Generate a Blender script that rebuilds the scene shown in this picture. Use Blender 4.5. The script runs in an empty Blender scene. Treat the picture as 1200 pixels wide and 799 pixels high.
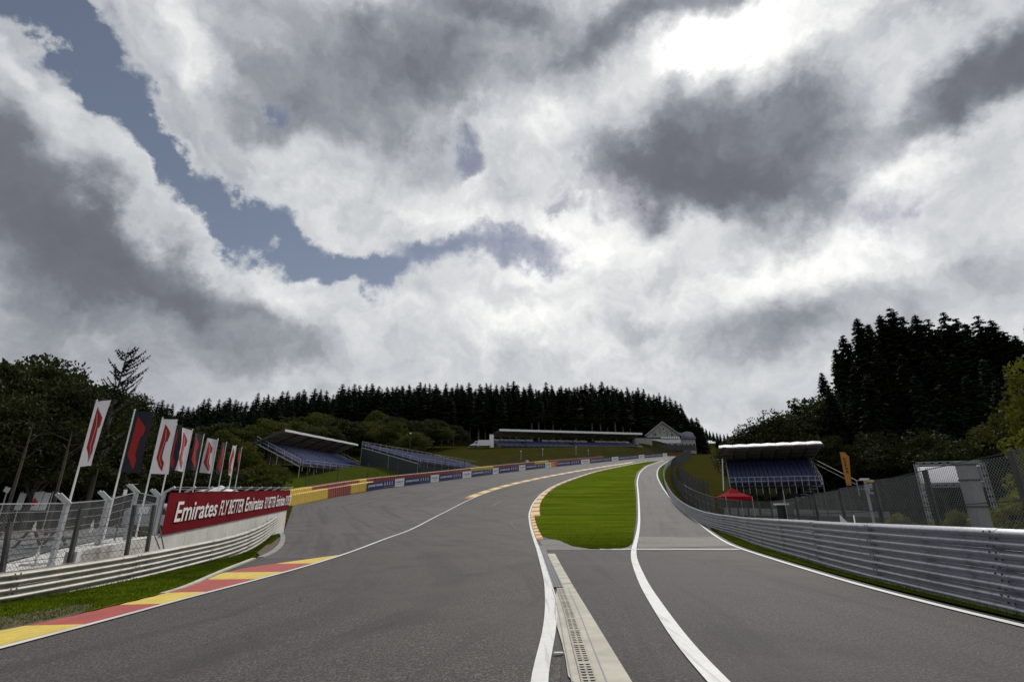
import bpy, bmesh, math, random
import numpy as np
from mathutils import Vector, Matrix, Euler
random.seed(7)
rng = np.random.default_rng(11)
scene = bpy.context.scene
COL = scene.collection

# ------------------------------------------------------------------ camera
CAMZ = 1.55
FPX, PITCH = 588.0, math.radians(18.83)
cam_data = bpy.data.cameras.new('camera')
cam_data.sensor_width = 36.0
cam_data.lens = FPX / 1200.0 * 36.0
cam_data.clip_start = 0.05
cam_data.clip_end = 9000
cam = bpy.data.objects.new('camera', cam_data)
cam.location = (0, 0, CAMZ)
cam.rotation_euler = (math.pi / 2 + PITCH, 0, 0)
COL.objects.link(cam)
scene.camera = cam
scene.view_settings.view_transform = 'Standard'
scene.view_settings.look = 'None'
scene.view_settings.gamma = 1.0
scene.view_settings.exposure = 0.0
scene.cycles.max_bounces = 6
scene.cycles.transparent_max_bounces = 6

CP, SP = math.cos(PITCH), math.sin(PITCH)
def pxdir(u, v):
    x, y = u - 600.0, v - 400.0
    return Vector((x, FPX * CP + y * SP, -(y * CP - FPX * SP)))

# ------------------------------------------------------------------ sun
SUN_EL, SUN_AZ = math.radians(45), math.radians(27)      # azimuth from +Y towards +X
sd = bpy.data.lights.new('sun', 'SUN')
sd.energy = 2.2
sd.angle = math.radians(10)
sd.color = (1.0, 0.95, 0.87)
sun = bpy.data.objects.new('sun', sd)
sv = Vector((math.sin(SUN_AZ) * math.cos(SUN_EL), math.cos(SUN_AZ) * math.cos(SUN_EL), math.sin(SUN_EL)))
sun.rotation_euler = sv.to_track_quat('Z', 'Y').to_euler()
sun.location = (20, 40, 60)
COL.objects.link(sun)

# ------------------------------------------------------------------ sky: Nishita air + procedural clouds (by world direction)
world = bpy.data.worlds.new('World')
scene.world = world
world.use_nodes = True
NT = world.node_tree
NT.nodes.clear()
def N(tree, typ, **kw):
    n = tree.nodes.new(typ)
    for k, v in kw.items():
        setattr(n, k, v)
    return n
def mth(tree, op, a, b=None, c=None, clamp=False):
    n = N(tree, 'ShaderNodeMath', operation=op, use_clamp=clamp)
    for i, x in enumerate((a, b, c)):
        if x is None: continue
        if isinstance(x, (int, float)): n.inputs[i].default_value = x
        else: tree.links.new(x, n.inputs[i])
    return n.outputs[0]
def noise(tree, vec, scale, detail=5, rough=0.55, dist=0.0, out='Fac'):
    n = N(tree, 'ShaderNodeTexNoise')
    n.inputs['Scale'].default_value = scale
    n.inputs['Detail'].default_value = detail
    n.inputs['Roughness'].default_value = rough
    n.inputs['Distortion'].default_value = dist
    if vec is not None: tree.links.new(vec, n.inputs['Vector'])
    return n.outputs[out]
def mrange(tree, x, a, b, c=0.0, d=1.0, interp='SMOOTHSTEP'):
    n = N(tree, 'ShaderNodeMapRange', interpolation_type=interp)
    tree.links.new(x, n.inputs['Value'])
    for k, v in (('From Min', a), ('From Max', b), ('To Min', c), ('To Max', d)):
        n.inputs[k].default_value = v
    return n.outputs[0]
def mixc(tree, fac, a, b, blend='MIX'):
    n = N(tree, 'ShaderNodeMix', data_type='RGBA', blend_type=blend)
    if isinstance(fac, (int, float)): n.inputs[0].default_value = fac
    else: tree.links.new(fac, n.inputs[0])
    for i, x in ((6, a), (7, b)):
        if isinstance(x, tuple): n.inputs[i].default_value = (*x[:3], 1)
        else: tree.links.new(x, n.inputs[i])
    return n.outputs[2]

tc = N(NT, 'ShaderNodeTexCoord')
D0 = tc.outputs['Generated']
def vm(op, a, b=None, s=None):
    n = N(NT, 'ShaderNodeVectorMath', operation=op)
    NT.links.new(a, n.inputs[0])
    if b is not None:
        if isinstance(b, tuple): n.inputs[1].default_value = b
        else: NT.links.new(b, n.inputs[1])
    if s is not None: n.inputs['Scale'].default_value = s
    return n.outputs['Value'] if op in ('LENGTH', 'DOT_PRODUCT') else n.outputs[0]
wn1 = vm('SUBTRACT', noise(NT, D0, 3.2, 7, 0.58, 0, 'Color'), (0.5, 0.5, 0.5))
wn2 = vm('SUBTRACT', noise(NT, D0, 11.0, 6, 0.6, 0, 'Color'), (0.5, 0.5, 0.5))
DW = vm('ADD', D0, vm('ADD', vm('SCALE', wn1, s=0.30), vm('SCALE', wn2, s=0.10)))
def blob(u, v, ru, rv, ang=0.0, inner=0.15, vec=None):
    """soft elliptic patch on the sky, centre seen at (u, v), half sizes in picture px"""
    c = pxdir(u, v); L = c.length; c.normalize()
    ex = Vector((0, 0, 1)).cross(c).normalized() * -1
    ey = c.cross(ex) * -1
    if ey.z < 0: ey = -ey
    k = L / (FPX * FPX + (u - 600) ** 2 + (v - 400) ** 2) * 1.0
    k = 1.0 / L
    a = math.radians(ang)
    ax = ex * math.cos(a) + ey * math.sin(a)
    ay = c.cross(ax)
    M = Matrix((ax, ay, c)).transposed()
    m = N(NT, 'ShaderNodeMapping', vector_type='TEXTURE')
    NT.links.new(DW if vec is None else vec, m.inputs['Vector'])
    m.inputs['Location'].default_value = c
    m.inputs['Rotation'].default_value = M.to_euler()
    m.inputs['Scale'].default_value = (ru * k, rv * k, max(ru, rv) * k * 1.3)
    return mrange(NT, vm('LENGTH', m.outputs[0]), 1.0, inner, 0.0, 1.0)
def acc(lst, start):
    x = start
    for w, b in lst:
        x = mth(NT, 'MULTIPLY_ADD', b, w, x)
    return x
gaps = [(1.1, (75, 50, 115, 42, -45)), (1.05, (170, 150, 90, 30, -42)), (1.05, (255, 222, 90, 29, -32)),
        (1.0, (345, 285, 100, 40, -28)), (1.0, (425, 325, 80, 36, -10)), (1.0, (30, 15, 130, 40, -5)), (.9, (150, 95, 45, 45, 0)),
        (.85, (545, 178, 52, 46, 0)), (.75, (500, 312, 100, 36, 5)), (.75, (610, 292, 110, 40, 0)), (.45, (720, 235, 60, 26, 0)), (.4, (840, 300, 70, 24, 0)),
        (.6, (660, 240, 40, 20, 10)), (.6, (350, 120, 30, 20, -30)), (.5, (105, 105, 36, 22, 0)), (.5, (1030, 235, 90, 50, 0)), (.4, (130, 30, 40, 50, 0)),
        (.35, (1110, 215, 26, 26, 0))]
cov = acc([(-w, blob(*b)) for w, b in gaps], mth(NT, 'MULTIPLY_ADD', noise(NT, DW, 2.3, 6, .6), 0.5, 0.62))
wisp = noise(NT, DW, 8.0, 8, .68)
cov = mth(NT, 'MULTIPLY_ADD', mth(NT, 'SUBTRACT', wisp, .5), .95, cov)
alpha = mrange(NT, cov, 0.04, 0.84)
darks = [(.34, (20, 205, 200, 80, -10)), (.54, (110, 262, 250, 85, -12)), (.25, (0, 310, 160, 80, 0)), (.25, (190, 345, 240, 60, -10)), (.42, (215, 295, 150, 55, -15)),
         (.50, (430, 95, 185, 100, -15)), (.5, (590, 75, 200, 90, 0)), (.45, (330, 120, 80, 50, 0)), (.35, (560, 20, 130, 30, 0)),
         (.95, (865, 175, 180, 95, -8)), (.5, (915, 240, 90, 50, 0)), (.35, (800, 215, 120, 50, 0)), (.35, (725, 205, 70, 34, 20)),
         (.75, (830, 5, 230, 42, 0)), (.65, (1120, 95, 110, 60, 15)), (.7, (1190, 70, 80, 75, 0)), (.3, (1040, 30, 90, 30, 0)),
         (.42, (880, 390, 95, 52, 5)), (.3, (990, 370, 120, 60, 0)), (.25, (720, 375, 75, 26, 0)),
         (.22, (300, 405, 160, 40, 0)), (.22, (560, 235, 80, 34, 0)), (.25, (620, 350, 70, 22, 0)), (.3, (1140, 330, 120, 50, 0)),
         (.25, (60, 400, 200, 60, 0))]
lights = [(.8, (825, 72, 90, 30, 0)), (.4, (840, 78, 170, 80, 0)), (.45, (640, 150, 75, 50, 0)), (.35, (250, 60, 80, 50, -30)),
          (.3, (540, 250, 110, 60, 0)), (.35, (215, 195, 120, 30, -32)), (.3, (330, 335, 110, 40, -25)),
          (.35, (700, 275, 130, 50, 0)), (.4, (960, 300, 140, 50, 0)), (.3, (1080, 170, 100, 40, 0)),
          (.3, (600, 375, 240, 42, 0)), (.25, (480, 365, 40, 22, 0)), (.25, (820, 330, 160, 50, 0)), (.2, (470, 20, 70, 25, 0)),
          (.25, (30, 95, 70, 24, -25)), (.25, (1050, 10, 60, 20, 0))]
big = noise(NT, DW, 1.7, 3, .5)
med = noise(NT, DW, 5.0, 7, .48)
DS = vm('ADD', DW, tuple(sv * .035))
med2 = noise(NT, DS, 5.0, 7, .48)
fin2 = noise(NT, vm('ADD', DW, tuple(sv * .012)), 16.0, 6, .55)
relief = mth(NT, 'MULTIPLY_ADD', mth(NT, 'SUBTRACT', noise(NT, DW, 16.0, 6, .55), fin2), .22, mth(NT, 'MULTIPLY', mth(NT, 'SUBTRACT', med, med2), .62))
fin = noise(NT, DW, 20.0, 7, .6)
# light scattered towards us where the view comes near the sun's direction
sdot = vm('DOT_PRODUCT', D0, tuple(sv))
glow = mrange(NT, sdot, 0.2, 1.0, 0.0, 1.0, 'LINEAR')
B = mth(NT, 'MULTIPLY_ADD', glow, 0.21, 0.42)
B = mth(NT, 'ADD', B, relief)
B = mth(NT, 'MULTIPLY_ADD', mth(NT, 'SUBTRACT', big, .5), 0.45, B)
B = mth(NT, 'MULTIPLY_ADD', mth(NT, 'SUBTRACT', med, .5), 0.42, B)
B = mth(NT, 'MULTIPLY_ADD', mth(NT, 'SUBTRACT', fin, .5), 0.10, B)
B = acc([(-w * .60, blob(*b, inner=.28)) for w, b in darks], B)
B = acc([(w * .55, blob(*b, inner=.0)) for w, b in lights], B)
# thin cloud edges let the light through
edge = mth(NT, 'MULTIPLY', mth(NT, 'SUBTRACT', 1.0, mrange(NT, cov, 0.35, 0.95)), 0.14)
B = mth(NT, 'ADD', B, edge)
B = mth(NT, 'MULTIPLY', mth(NT, 'ADD', B, mth(NT, 'SQRT', mth(NT, 'MULTIPLY_ADD', B, B, .07))), .5)
ramp = N(NT, 'ShaderNodeValToRGB')
NT.links.new(B, ramp.inputs[0])
cr = ramp.color_ramp
cr.elements[0].position = 0.0; cr.elements[0].color = (0.120, 0.125, 0.148, 1)
cr.elements[1].position = 1.0; cr.elements[1].color = (1.12, 1.11, 1.08, 1)
for p, c in ((.16, (.178, .19, .218)), (.36, (.315, .333, .368)), (.56, (.52, .542, .575)), (.76, (.75, .765, .77))):
    e = cr.elements.new(p); e.color = (*c, 1)
sky = N(NT, 'ShaderNodeTexSky', sky_type='NISHITA', sun_disc=False)
sky.sun_elevation = SUN_EL
sky.sun_rotation = SUN_AZ
sky.air_density = 1.0; sky.dust_density = 0.4; sky.ozone_density = 2.0
SKYS = 0.10
skyc = mixc(NT, 1.0, sky.outputs[0], (.95, .76, .64), 'MULTIPLY')
cloudc = N(NT, 'ShaderNodeVectorMath', operation='SCALE')
NT.links.new(ramp.outputs[0], cloudc.inputs[0]); cloudc.inputs['Scale'].default_value = 1.0 / SKYS
skyc = mixc(NT, .08, skyc, (.42 / SKYS, .45 / SKYS, .52 / SKYS))
allc = mixc(NT, alpha, skyc, cloudc.outputs[0])
# air near the horizon is pale
sep = N(NT, 'ShaderNodeSeparateXYZ'); NT.links.new(D0, sep.inputs[0])
hz = mrange(NT, sep.outputs[2], 0.30, 0.0, 0.0, 0.55)
allc = mixc(NT, hz, allc, (.62 / SKYS, .635 / SKYS, .67 / SKYS))
bg = N(NT, 'ShaderNodeBackground'); bg.inputs['Strength'].default_value = SKYS
NT.links.new(allc, bg.inputs['Color'])
wo = N(NT, 'ShaderNodeOutputWorld'); NT.links.new(bg.outputs[0], wo.inputs['Surface'])
world.cycles.sampling_method = 'MANUAL'
world.cycles.sample_map_resolution = 512

# ================================================================== terrain
def S(t):
    t = np.clip(t, 0, 1)
    return t * t * (3 - 2 * t)
def prof(Y):
    Y = np.asarray(Y, float)
    q = np.clip(Y - 25, 0, 55)
    return .0013 * q * q + .143 * np.clip(Y - 80, 0, None)
def ztrack(X, Y):
    X = np.asarray(X, float); Y = np.asarray(Y, float)
    cross = -.45 * S((3 - X) / 13) * (1 - S((Y - 14) / 19))
    return prof(Y) + cross
def gp(u, v, zf=ztrack):
    d = pxdir(u, v)
    f = lambda t: CAMZ + d.z * t - float(zf(d.x * t, d.y * t))
    ts = np.concatenate([np.linspace(.002, .06, 60), np.linspace(.061, .9, 900)])
    zz = CAMZ + d.z * ts - zf(d.x * ts, d.y * ts)
    i = np.where(zz < 0)[0]
    if len(i) == 0: return Vector((d.x * .9, d.y * .9, 0))
    hi = ts[i[0]]; lo = ts[max(i[0] - 1, 0)]
    for _ in range(40):
        m = (lo + hi) / 2
        if f(m) > 0: lo = m
        else: hi = m
    return Vector((d.x * lo, d.y * lo, CAMZ + d.z * lo))
def atY(u, v, Y):
    d = pxdir(u, v); t = Y / d.y
    return Vector((d.x * t, Y, CAMZ + d.z * t))
def atZ(u, v, z):
    d = pxdir(u, v); t = (z - CAMZ) / d.z
    return Vector((d.x * t, d.y * t, z))
def gpl(pts): return [gp(*p).xy for p in pts]
def fY(pts):
    """boundary as X(Y) from world points"""
    p = sorted([(q[1], q[0]) for q in pts]); a = np.array(p)
    def f(Y):
        Y = np.asarray(Y, float)
        x = np.interp(Y, a[:, 0], a[:, 1])
        s0 = (a[1, 1] - a[0, 1]) / (a[1, 0] - a[0, 0]); s1 = (a[-1, 1] - a[-2, 1]) / (a[-1, 0] - a[-2, 0])
        x = np.where(Y < a[0, 0], a[0, 1] + s0 * (Y - a[0, 0]), x)
        return np.where(Y > a[-1, 0], a[-1, 1] + s1 * (Y - a[-1, 0]), x)
    return f
class Path:
    def __init__(s, pts, step=.5, back=0, fwd=0):
        P = [Vector((p[0], p[1])) for p in pts]
        if back: P.insert(0, P[0] + (P[0] - P[1]).normalized() * back)
        if fwd: P.append(P[-1] + (P[-1] - P[-2]).normalized() * fwd)
        Q = []
        for i in range(len(P) - 1):
            p0 = P[max(i - 1, 0)]; p1 = P[i]; p2 = P[i + 1]; p3 = P[min(i + 2, len(P) - 1)]
            t1 = (p2 - p0) / 2; t2 = (p3 - p1) / 2
            L = (p2 - p1).length
            if t1.length > L: t1 = t1.normalized() * L
            if t2.length > L: t2 = t2.normalized() * L
            n = max(int(L / step), 1)
            for k in range(n):
                t = k / n; a = t * t; b = a * t
                Q.append(p1 * (2 * b - 3 * a + 1) + t1 * (b - 2 * a + t) + p2 * (-2 * b + 3 * a) + t2 * (b - a))
        Q.append(P[-1])
        s.q = np.array([[v.x, v.y] for v in Q])
        for _ in range(3):
            s.q[1:-1] = (s.q[:-2] + 2 * s.q[1:-1] + s.q[2:]) / 4
        s.s = np.concatenate([[0], np.cumsum(np.linalg.norm(np.diff(s.q, axis=0), axis=1))])
        s.L = s.s[-1]
    def at(s, t, off=0.0):
        x = np.interp(t, s.s, s.q[:, 0]); y = np.interp(t, s.s, s.q[:, 1])
        e = .6
        dx = np.interp(t + e, s.s, s.q[:, 0]) - np.interp(t - e, s.s, s.q[:, 0])
        dy = np.interp(t + e, s.s, s.q[:, 1]) - np.interp(t - e, s.s, s.q[:, 1])
        L = math.hypot(dx, dy) or 1
        return Vector((x + dy / L * off, y - dx / L * off))          # positive off = to the right
    def near(s, p):
        return float(s.s[np.argmin((s.q[:, 0] - p[0]) ** 2 + (s.q[:, 1] - p[1]) ** 2)])

# key curves of the place
P_left_line = Path(gpl([(0, 763), (130, 728), (260, 692), (400, 652), (470, 626), (515, 604), (555, 584), (600, 569), (650, 558), (700, 549), (745, 542)]), back=14)
P_right_line = Path([(-0.9, -6), (-.1, 0)] + gpl([(632, 799), (642, 755), (646, 715), (641, 680), (629, 640), (621, 612), (621, 600), (628, 586), (645, 572), (672, 561), (702, 552), (750, 542.5), (785, 537)]), step=.4)
P_pit_left = Path(gpl([(837, 799), (806, 765), (775, 720), (754, 685), (743, 655), (744, 640), (749, 610), (748, 580), (747, 564), (751, 553), (761, 545.5), (778, 540)]), back=12)
P_pit_right = Path(gpl([(1200, 738), (1100, 713), (1000, 686), (900, 655), (860, 641), (820, 615), (795, 595), (776, 571), (770, 557), (773, 548), (783, 541)]), back=12)
_rr = gpl([(1200, 724), (1100, 700), (1000, 674), (900, 644), (866, 631), (830, 618), (801, 600), (786, 582), (779, 566), (779, 554), (784, 546), (792, 541)])
P_rail_r = Path(_rr, back=20)
_bar = gpl([(343, 593), (395, 582.5), (450, 573), (520, 564), (580, 556), (640, 548.5), (700, 542.5), (745, 538), (782, 535)])
P_bar = Path(_bar, fwd=30)
_kerb_out = gpl([(0, 743), (56, 733), (140, 712), (210, 694), (260, 672), (300, 656)])
XB = fY(_bar)
def zland(X, Y):
    """all of the ground: track profile + grass banks + the wooded hill"""
    X = np.asarray(X, float); Y = np.asarray(Y, float)
    z = ztrack(X, Y)
    d = XB(Y) - X - 2.5
    z = z + np.interp(Y, [62, 85, 105, 125, 165, 200], [4.3, 4.3, 3.0, 1.2, 1.4, 4.3]) * S(d / 17) * S((Y - 62) / 16)
    z = z + 1.5 * S((-8 - X) / 10) * S((Y - 34) / 22) * (1 - S((Y - 62) / 16)) * S((-XB(67.) + 6 - X) / 10 + .0) * 0
    far = np.clip(Y - 238, 0, 170) * .20 * (1 - .75 * S((-30 - X) / 70))
    ratio = X / np.maximum(Y, 1)
    far = far * (1 - S((ratio - .30) / .07))
    z = z + far
    # beyond 420 m the hill levels off; right of the road the slope dips a little
    over = np.clip(Y - 330, 0, None)
    z = z - over * .125
    z = z - .022 * np.clip(X - 14, 0, 60) * (1 - S((Y - 90) / 60))
    return z
def zl(x, y): return float(zland(x, y))

# ================================================================== materials
MATS = {}
def mat(name, col, rough=.7, var=.15, scale=3.0, metal=0, bump=0, bscale=60, col2=None, spec=.5, coord='Object', detail=5, trans=0, extra=None):
    if name in MATS: return MATS[name]
    m = bpy.data.materials.new(name); m.use_nodes = True
    t = m.node_tree; b = t.nodes['Principled BSDF']
    tcn = N(t, 'ShaderNodeTexCoord'); v = tcn.outputs[coord]
    f = noise(t, v, scale, detail, .6)
    f = mrange(t, f, .3, .7, 0, 1, 'LINEAR')
    c2 = col2 or tuple(c * (1 - var * 2) for c in col)
    c1 = col if col2 else tuple(min(c * (1 + var), 1) for c in col)
    out = mixc(t, f, c2, c1)
    if extra: out = extra(t, v, out, b)
    t.links.new(out, b.inputs['Base Color'])
    b.inputs['Roughness'].default_value = rough; b.inputs['Metallic'].default_value = metal
    b.inputs['Specular IOR Level'].default_value = spec
    if bump:
        bn = N(t, 'ShaderNodeBump'); bn.inputs['Strength'].default_value = min(bump, 1); bn.inputs['Distance'].default_value = .01
        t.links.new(noise(t, v, bscale, 3, .6), bn.inputs['Height']); t.links.new(bn.outputs[0], b.inputs['Normal'])
    if trans:
        tr = N(t, 'ShaderNodeBsdfTranslucent'); t.links.new(out, tr.inputs[0])
        mx = N(t, 'ShaderNodeMixShader'); mx.inputs[0].default_value = trans
        o = t.nodes['Material Output']
        t.links.new(b.outputs[0], mx.inputs[1]); t.links.new(tr.outputs[0], mx.inputs[2]); t.links.new(mx.outputs[0], o.inputs[0])
    MATS[name] = m
    return m
def asph(name, base, seed, streaks=.12, agg=1.0):
    def ex(t, v, out, b):
        # aggregate grain, larger worn patches, rubber streaks stretched along the road, fine cracks
        g = noise(t, v, 30, 3, .8)
        out = mixc(t, mrange(t, g, .46, .60, 0, .95 * agg, 'LINEAR'), out, tuple(c * 3.4 for c in base))
        g2 = noise(t, v, 47, 2, .8)
        out = mixc(t, mrange(t, g2, .50, .60, 0, .8 * agg, 'LINEAR'), out, tuple(c * .35 for c in base))
        g3 = noise(t, v, 34, 3, .7)
        out = mixc(t, mrange(t, g3, .35, .68, 0, .4, 'LINEAR'), out, tuple(c * .62 for c in base))
        uvn = N(t, 'ShaderNodeUVMap'); uvn.uv_map = 'lane'
        mp = N(t, 'ShaderNodeMapping'); t.links.new(uvn.outputs[0], mp.inputs[0]); mp.inputs['Scale'].default_value = (1.0, .035, 1)
        mp.inputs['Location'].default_value = (seed, seed * 2, 0)
        st = noise(t, mp.outputs[0], 1.0, 5, .65, .3)
        out = mixc(t, mrange(t, st, .48, .66, 0, streaks * 3.6), out, tuple(c * .55 for c in base))
        out = mixc(t, mrange(t, st, .47, .30, 0, streaks * 1.6), out, tuple(c * 1.4 for c in base))
        pt = noise(t, v, .16, 4, .55, .4)
        out = mixc(t, mrange(t, pt, .48, .62, 0, .55), out, tuple(c * 1.5 for c in base))
        pt2 = noise(t, v, .45, 5, .6, .5)
        out = mixc(t, mrange(t, pt2, .52, .68, 0, .45), out, tuple(c * .6 for c in base))
        vo = N(t, 'ShaderNodeTexVoronoi', feature='DISTANCE_TO_EDGE'); vo.inputs['Scale'].default_value = .13
        wv = N(t, 'ShaderNodeVectorMath', operation='ADD'); t.links.new(v, wv.inputs[0])
        wn = N(t, 'ShaderNodeTexNoise'); wn.inputs['Scale'].default_value = .9; wn.inputs['Detail'].default_value = 6; t.links.new(v, wn.inputs[0])
        t.links.new(wn.outputs['Color'], wv.inputs[1]); t.links.new(wv.outputs[0], vo.inputs['Vector'])
        msk = mrange(t, noise(t, v, .21, 2, .5), .52, .60)
        ck = mth(t, 'MULTIPLY', mrange(t, vo.outputs[0], .0035, .0, 0, .75), msk)
        out = mixc(t, ck, out, tuple(c * .4 for c in base))
        return out
    m = mat(name, base, rough=.76, var=.10, scale=.35, bump=.7, bscale=110, spec=.32, extra=ex)
    return m
M_track = asph('asphalt_track', (.064, .059, .055), 1.3, .10)
M_pit = asph('asphalt_pit', (.052, .048, .047), 4.1, .16, .8)
M_runoff = asph('asphalt_runoff', (.080, .075, .072), 7.7, .16, .8)
M_patch = asph('asphalt_patch', (.15, .142, .132), 2.2, .12)
M_path = asph('asphalt_path', (.13, .13, .13), 5.2, .12)
def worn(a, b):
    def ex(t, v, out, bs):
        w = noise(t, v, 26, 6, .7)
        out = mixc(t, mrange(t, w, .56, .68, 0, .55, 'LINEAR'), out, b)
        w2 = noise(t, v, 2.2, 5, .6)
        out = mixc(t, mrange(t, w2, .50, .75, 0, .45, 'LINEAR'), out, tuple((x + y) / 2 for x, y in zip(a, b)))
        mp = N(t, 'ShaderNodeMapping'); t.links.new(v, mp.inputs[0]); mp.inputs['Scale'].default_value = (9, .5, 1)
        out = mixc(t, mrange(t, noise(t, mp.outputs[0], 1, 4, .6), .50, .68, 0, .6), out, b)
        return out
    return ex
M_white = mat('road_paint_white', (.80, .80, .78), .55, .04, 6, bump=.3, extra=worn((.8, .8, .78), (.42, .41, .40)))
M_kred = mat('kerb_red', (.46, .085, .07), .6, .10, 3, bump=.4, extra=worn((.50, .085, .075), (.22, .09, .08)))
M_kyel = mat('kerb_yellow', (.78, .58, .10), .6, .08, 3, bump=.4, extra=worn((.78, .58, .10), (.40, .32, .14)))
M_kyel2 = mat('kerb_cream', (.78, .60, .25), .6, .08, 3, bump=.4)
M_kor = mat('kerb_orange', (.50, .17, .06), .6, .08, 3, bump=.4)
def grass_mat(name, a, b, c, stripes=0):
    def ex(t, v, out, bs):
        out = mixc(t, mrange(t, noise(t, v, 1.1, 5, .65), .42, .66, 0, .7), out, b)
        out = mixc(t, mrange(t, noise(t, v, 14, 4, .7), .45, .7, 0, .6), out, c)
        out = mixc(t, mrange(t, noise(t, v, 60, 2, .7), .45, .65, 0, .55), out, tuple(x * 1.6 for x in a))
        out = mixc(t, mrange(t, noise(t, v, .33, 4, .6, .5), .50, .68, 0, .55), out, tuple(x * y for x, y in zip(a, (1.5, 1.18, 1.3))))
        if stripes:
            mp = N(t, 'ShaderNodeMapping'); t.links.new(v, mp.inputs[0]); mp.inputs['Scale'].default_value = (.12, 1.0, 1)
            out = mixc(t, mrange(t, noise(t, mp.outputs[0], .7, 3, .5), .42, .6, 0, stripes), out, tuple(x * .62 for x in a))
        return out
    return mat(name, a, .85, .2, .25, bump=1, bscale=30, spec=.0, extra=ex)
M_lawn = grass_mat('grass_lawn', (.098, .138, .008), (.070, .106, .007), (.145, .165, .018), .8)
M_bank = grass_mat('grass_bank', (.038, .037, .008), (.050, .038, .012), (.028, .032, .006), .2)
M_slope = grass_mat('grass_slope', (.046, .064, .007), (.055, .055, .010), (.036, .052, .006), .2)
M_verge = grass_mat('grass_verge', (.062, .098, .010), (.050, .072, .012), (.085, .105, .02), 0)
M_dirt = mat('dirt', (.16, .12, .08), .95, .3, 6, bump=1, bscale=25, col2=(.07, .06, .035))
M_blade = mat('grass_blade', (.105, .145, .010), .8, .3, 1.2, spec=.0, trans=.3)
M_conc = mat('concrete_light', (.62, .58, .48), .8, .08, 1.5, bump=.4, bscale=40, col2=(.40, .375, .32))
M_conc2 = mat('concrete_white', (.74, .72, .68), .75, .1, 1.2, bump=.3, col2=(.58, .56, .52))
M_concg = mat('concrete_grey', (.34, .34, .34), .8, .1, 2.5, bump=.4, col2=(.24, .24, .24))
def dirtm(t, v, out, b):
    mp = N(t, 'ShaderNodeMapping'); t.links.new(v, mp.inputs[0]); mp.inputs['Scale'].default_value = (6, 6, .6)
    out = mixc(t, mrange(t, noise(t, mp.outputs[0], 1, 5, .65), .50, .70, 0, .45), out, (.11, .105, .10))
    out = mixc(t, mrange(t, noise(t, v, 7, 5, .7), .60, .70, 0, .6), out, (.10, .075, .055))
    return out
M_galv = mat('galvanised_steel', (.40, .41, .455), .32, .06, 1.0, metal=.6, bump=.25, bscale=14, extra=dirtm)
M_galv2 = mat('galvanised_steel_old', (.40, .385, .355), .5, .12, 2.0, metal=.35, bump=.25, bscale=14, extra=dirtm)
M_rust = mat('rusty_edge', (.33, .24, .18), .8, .2, 4, bump=.4)
M_post = mat('steel_post', (.075, .075, .072), .6, .2, 3, metal=.2)
M_postl = mat('steel_post_light', (.48, .49, .50), .5, .1, 3, metal=.3)
M_wire = mat('wire', (.30, .31, .32), .5, .1, 3, metal=.4)
M_wired = mat('wire_dark', (.055, .06, .06), .6, .1, 3)
M_dark = mat('dark_gap', (.02, .02, .02), .8, .1, 3)
M_whitep = mat('white_paint', (.80, .80, .80), .45, .03, 2)
M_refl = mat('reflector_red', (.75, .09, .03), .4, .05, 2)
M_banner = mat('banner_red', (.165, .005, .011), .8, spec=.08, var=.06, scale=.6, bump=.3, bscale=3)
M_ink = mat('white_print', (.82, .80, .80), .6, .02, 1)
M_yel = mat('barrier_yellow', (.78, .53, .06), .5, .08, 1.5, col2=(.62, .42, .06))
M_redb = mat('barrier_red', (.30, .014, .022), .5, .1, 1.5, col2=(.20, .012, .016))
M_strap = mat('strap_pale', (.5, .35, .2), .7, .1, 3)
M_navy = mat('board_navy', (.020, .026, .13), .5, .08, 1)
M_wboard = mat('board_white', (.78, .78, .78), .5, .05, 1)
M_screen = mat('screen_back', (.90, .90, .95), .5, .03, 1, trans=.8)
M_orange = mat('board_orange', (.85, .28, .02), .5, .05, 1)
M_grey = mat('grey_print', (.25, .26, .30), .6, .05, 1)
M_flagw = mat('flag_white', (.62, .60, .64), .8, .05, 1, trans=.25)
M_flagb = mat('flag_black', (.012, .013, .022), .8, .1, 1, trans=.1)
M_flagr = mat('flag_red', (.42, .022, .022), .8, .08, 1, trans=.2)
M_seat = mat('seat_blue', (.016, .028, .125), .4, .12, 5)
M_roof = mat('roof_sheet_white', (.85, .86, .88), .5, .04, 1)
M_roofu = mat('roof_lining', (.50, .47, .38), .8, .12, 1.5, col2=(.38, .35, .28), trans=.25)
M_deck = mat('deck_dark', (.06, .06, .065), .8, .2, 2)
M_red_t = mat('canopy_red', (.26, .008, .018), .85, .08, 1, spec=.05, trans=.05)
M_feather = mat('feather_orange', (.62, .27, .045), .7, .06, 1, trans=.2)
M_black = mat('black', (.012, .012, .012), .5, .1, 3)
M_wood = mat('wood', (.30, .17, .09), .7, .2, 6, col2=(.18, .10, .06))
M_plast = mat('plaster', (.34, .33, .31), .8, .1, 1.5)
M_floor = mat('forest_litter', (.020, .020, .010), .95, .3, .8, spec=0, bump=1, bscale=8)
M_slate = mat('roof_slate', (.05, .055, .065), .7, .2, 2)
M_glass = mat('window_glass', (.02, .025, .03), .1, .1, 1)
M_timber = mat('timber_dark', (.07, .055, .045), .8, .1, 2)
M_redcross = mat('red_cross', (.6, .03, .03), .7, .03, 1)
M_bark = mat('bark', (.075, .06, .048), .9, .3, 6, bump=1, bscale=12)
M_barkl = mat('bark_pale', (.16, .14, .11), .9, .3, 6, bump=1, bscale=12)
M_needle = mat('needles', (.022, .032, .014), .8, .35, .8, spec=.15, trans=.12)
M_needle2 = mat('needles_black_green', (.016, .024, .013), .85, .35, .8, spec=.1, trans=.08)
M_needle_haze = mat('needles_haze', (.042, .052, .034), .85, .35, .3, spec=.1, trans=.15)  # haze over the far hill, put into a paler needle colour
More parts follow.
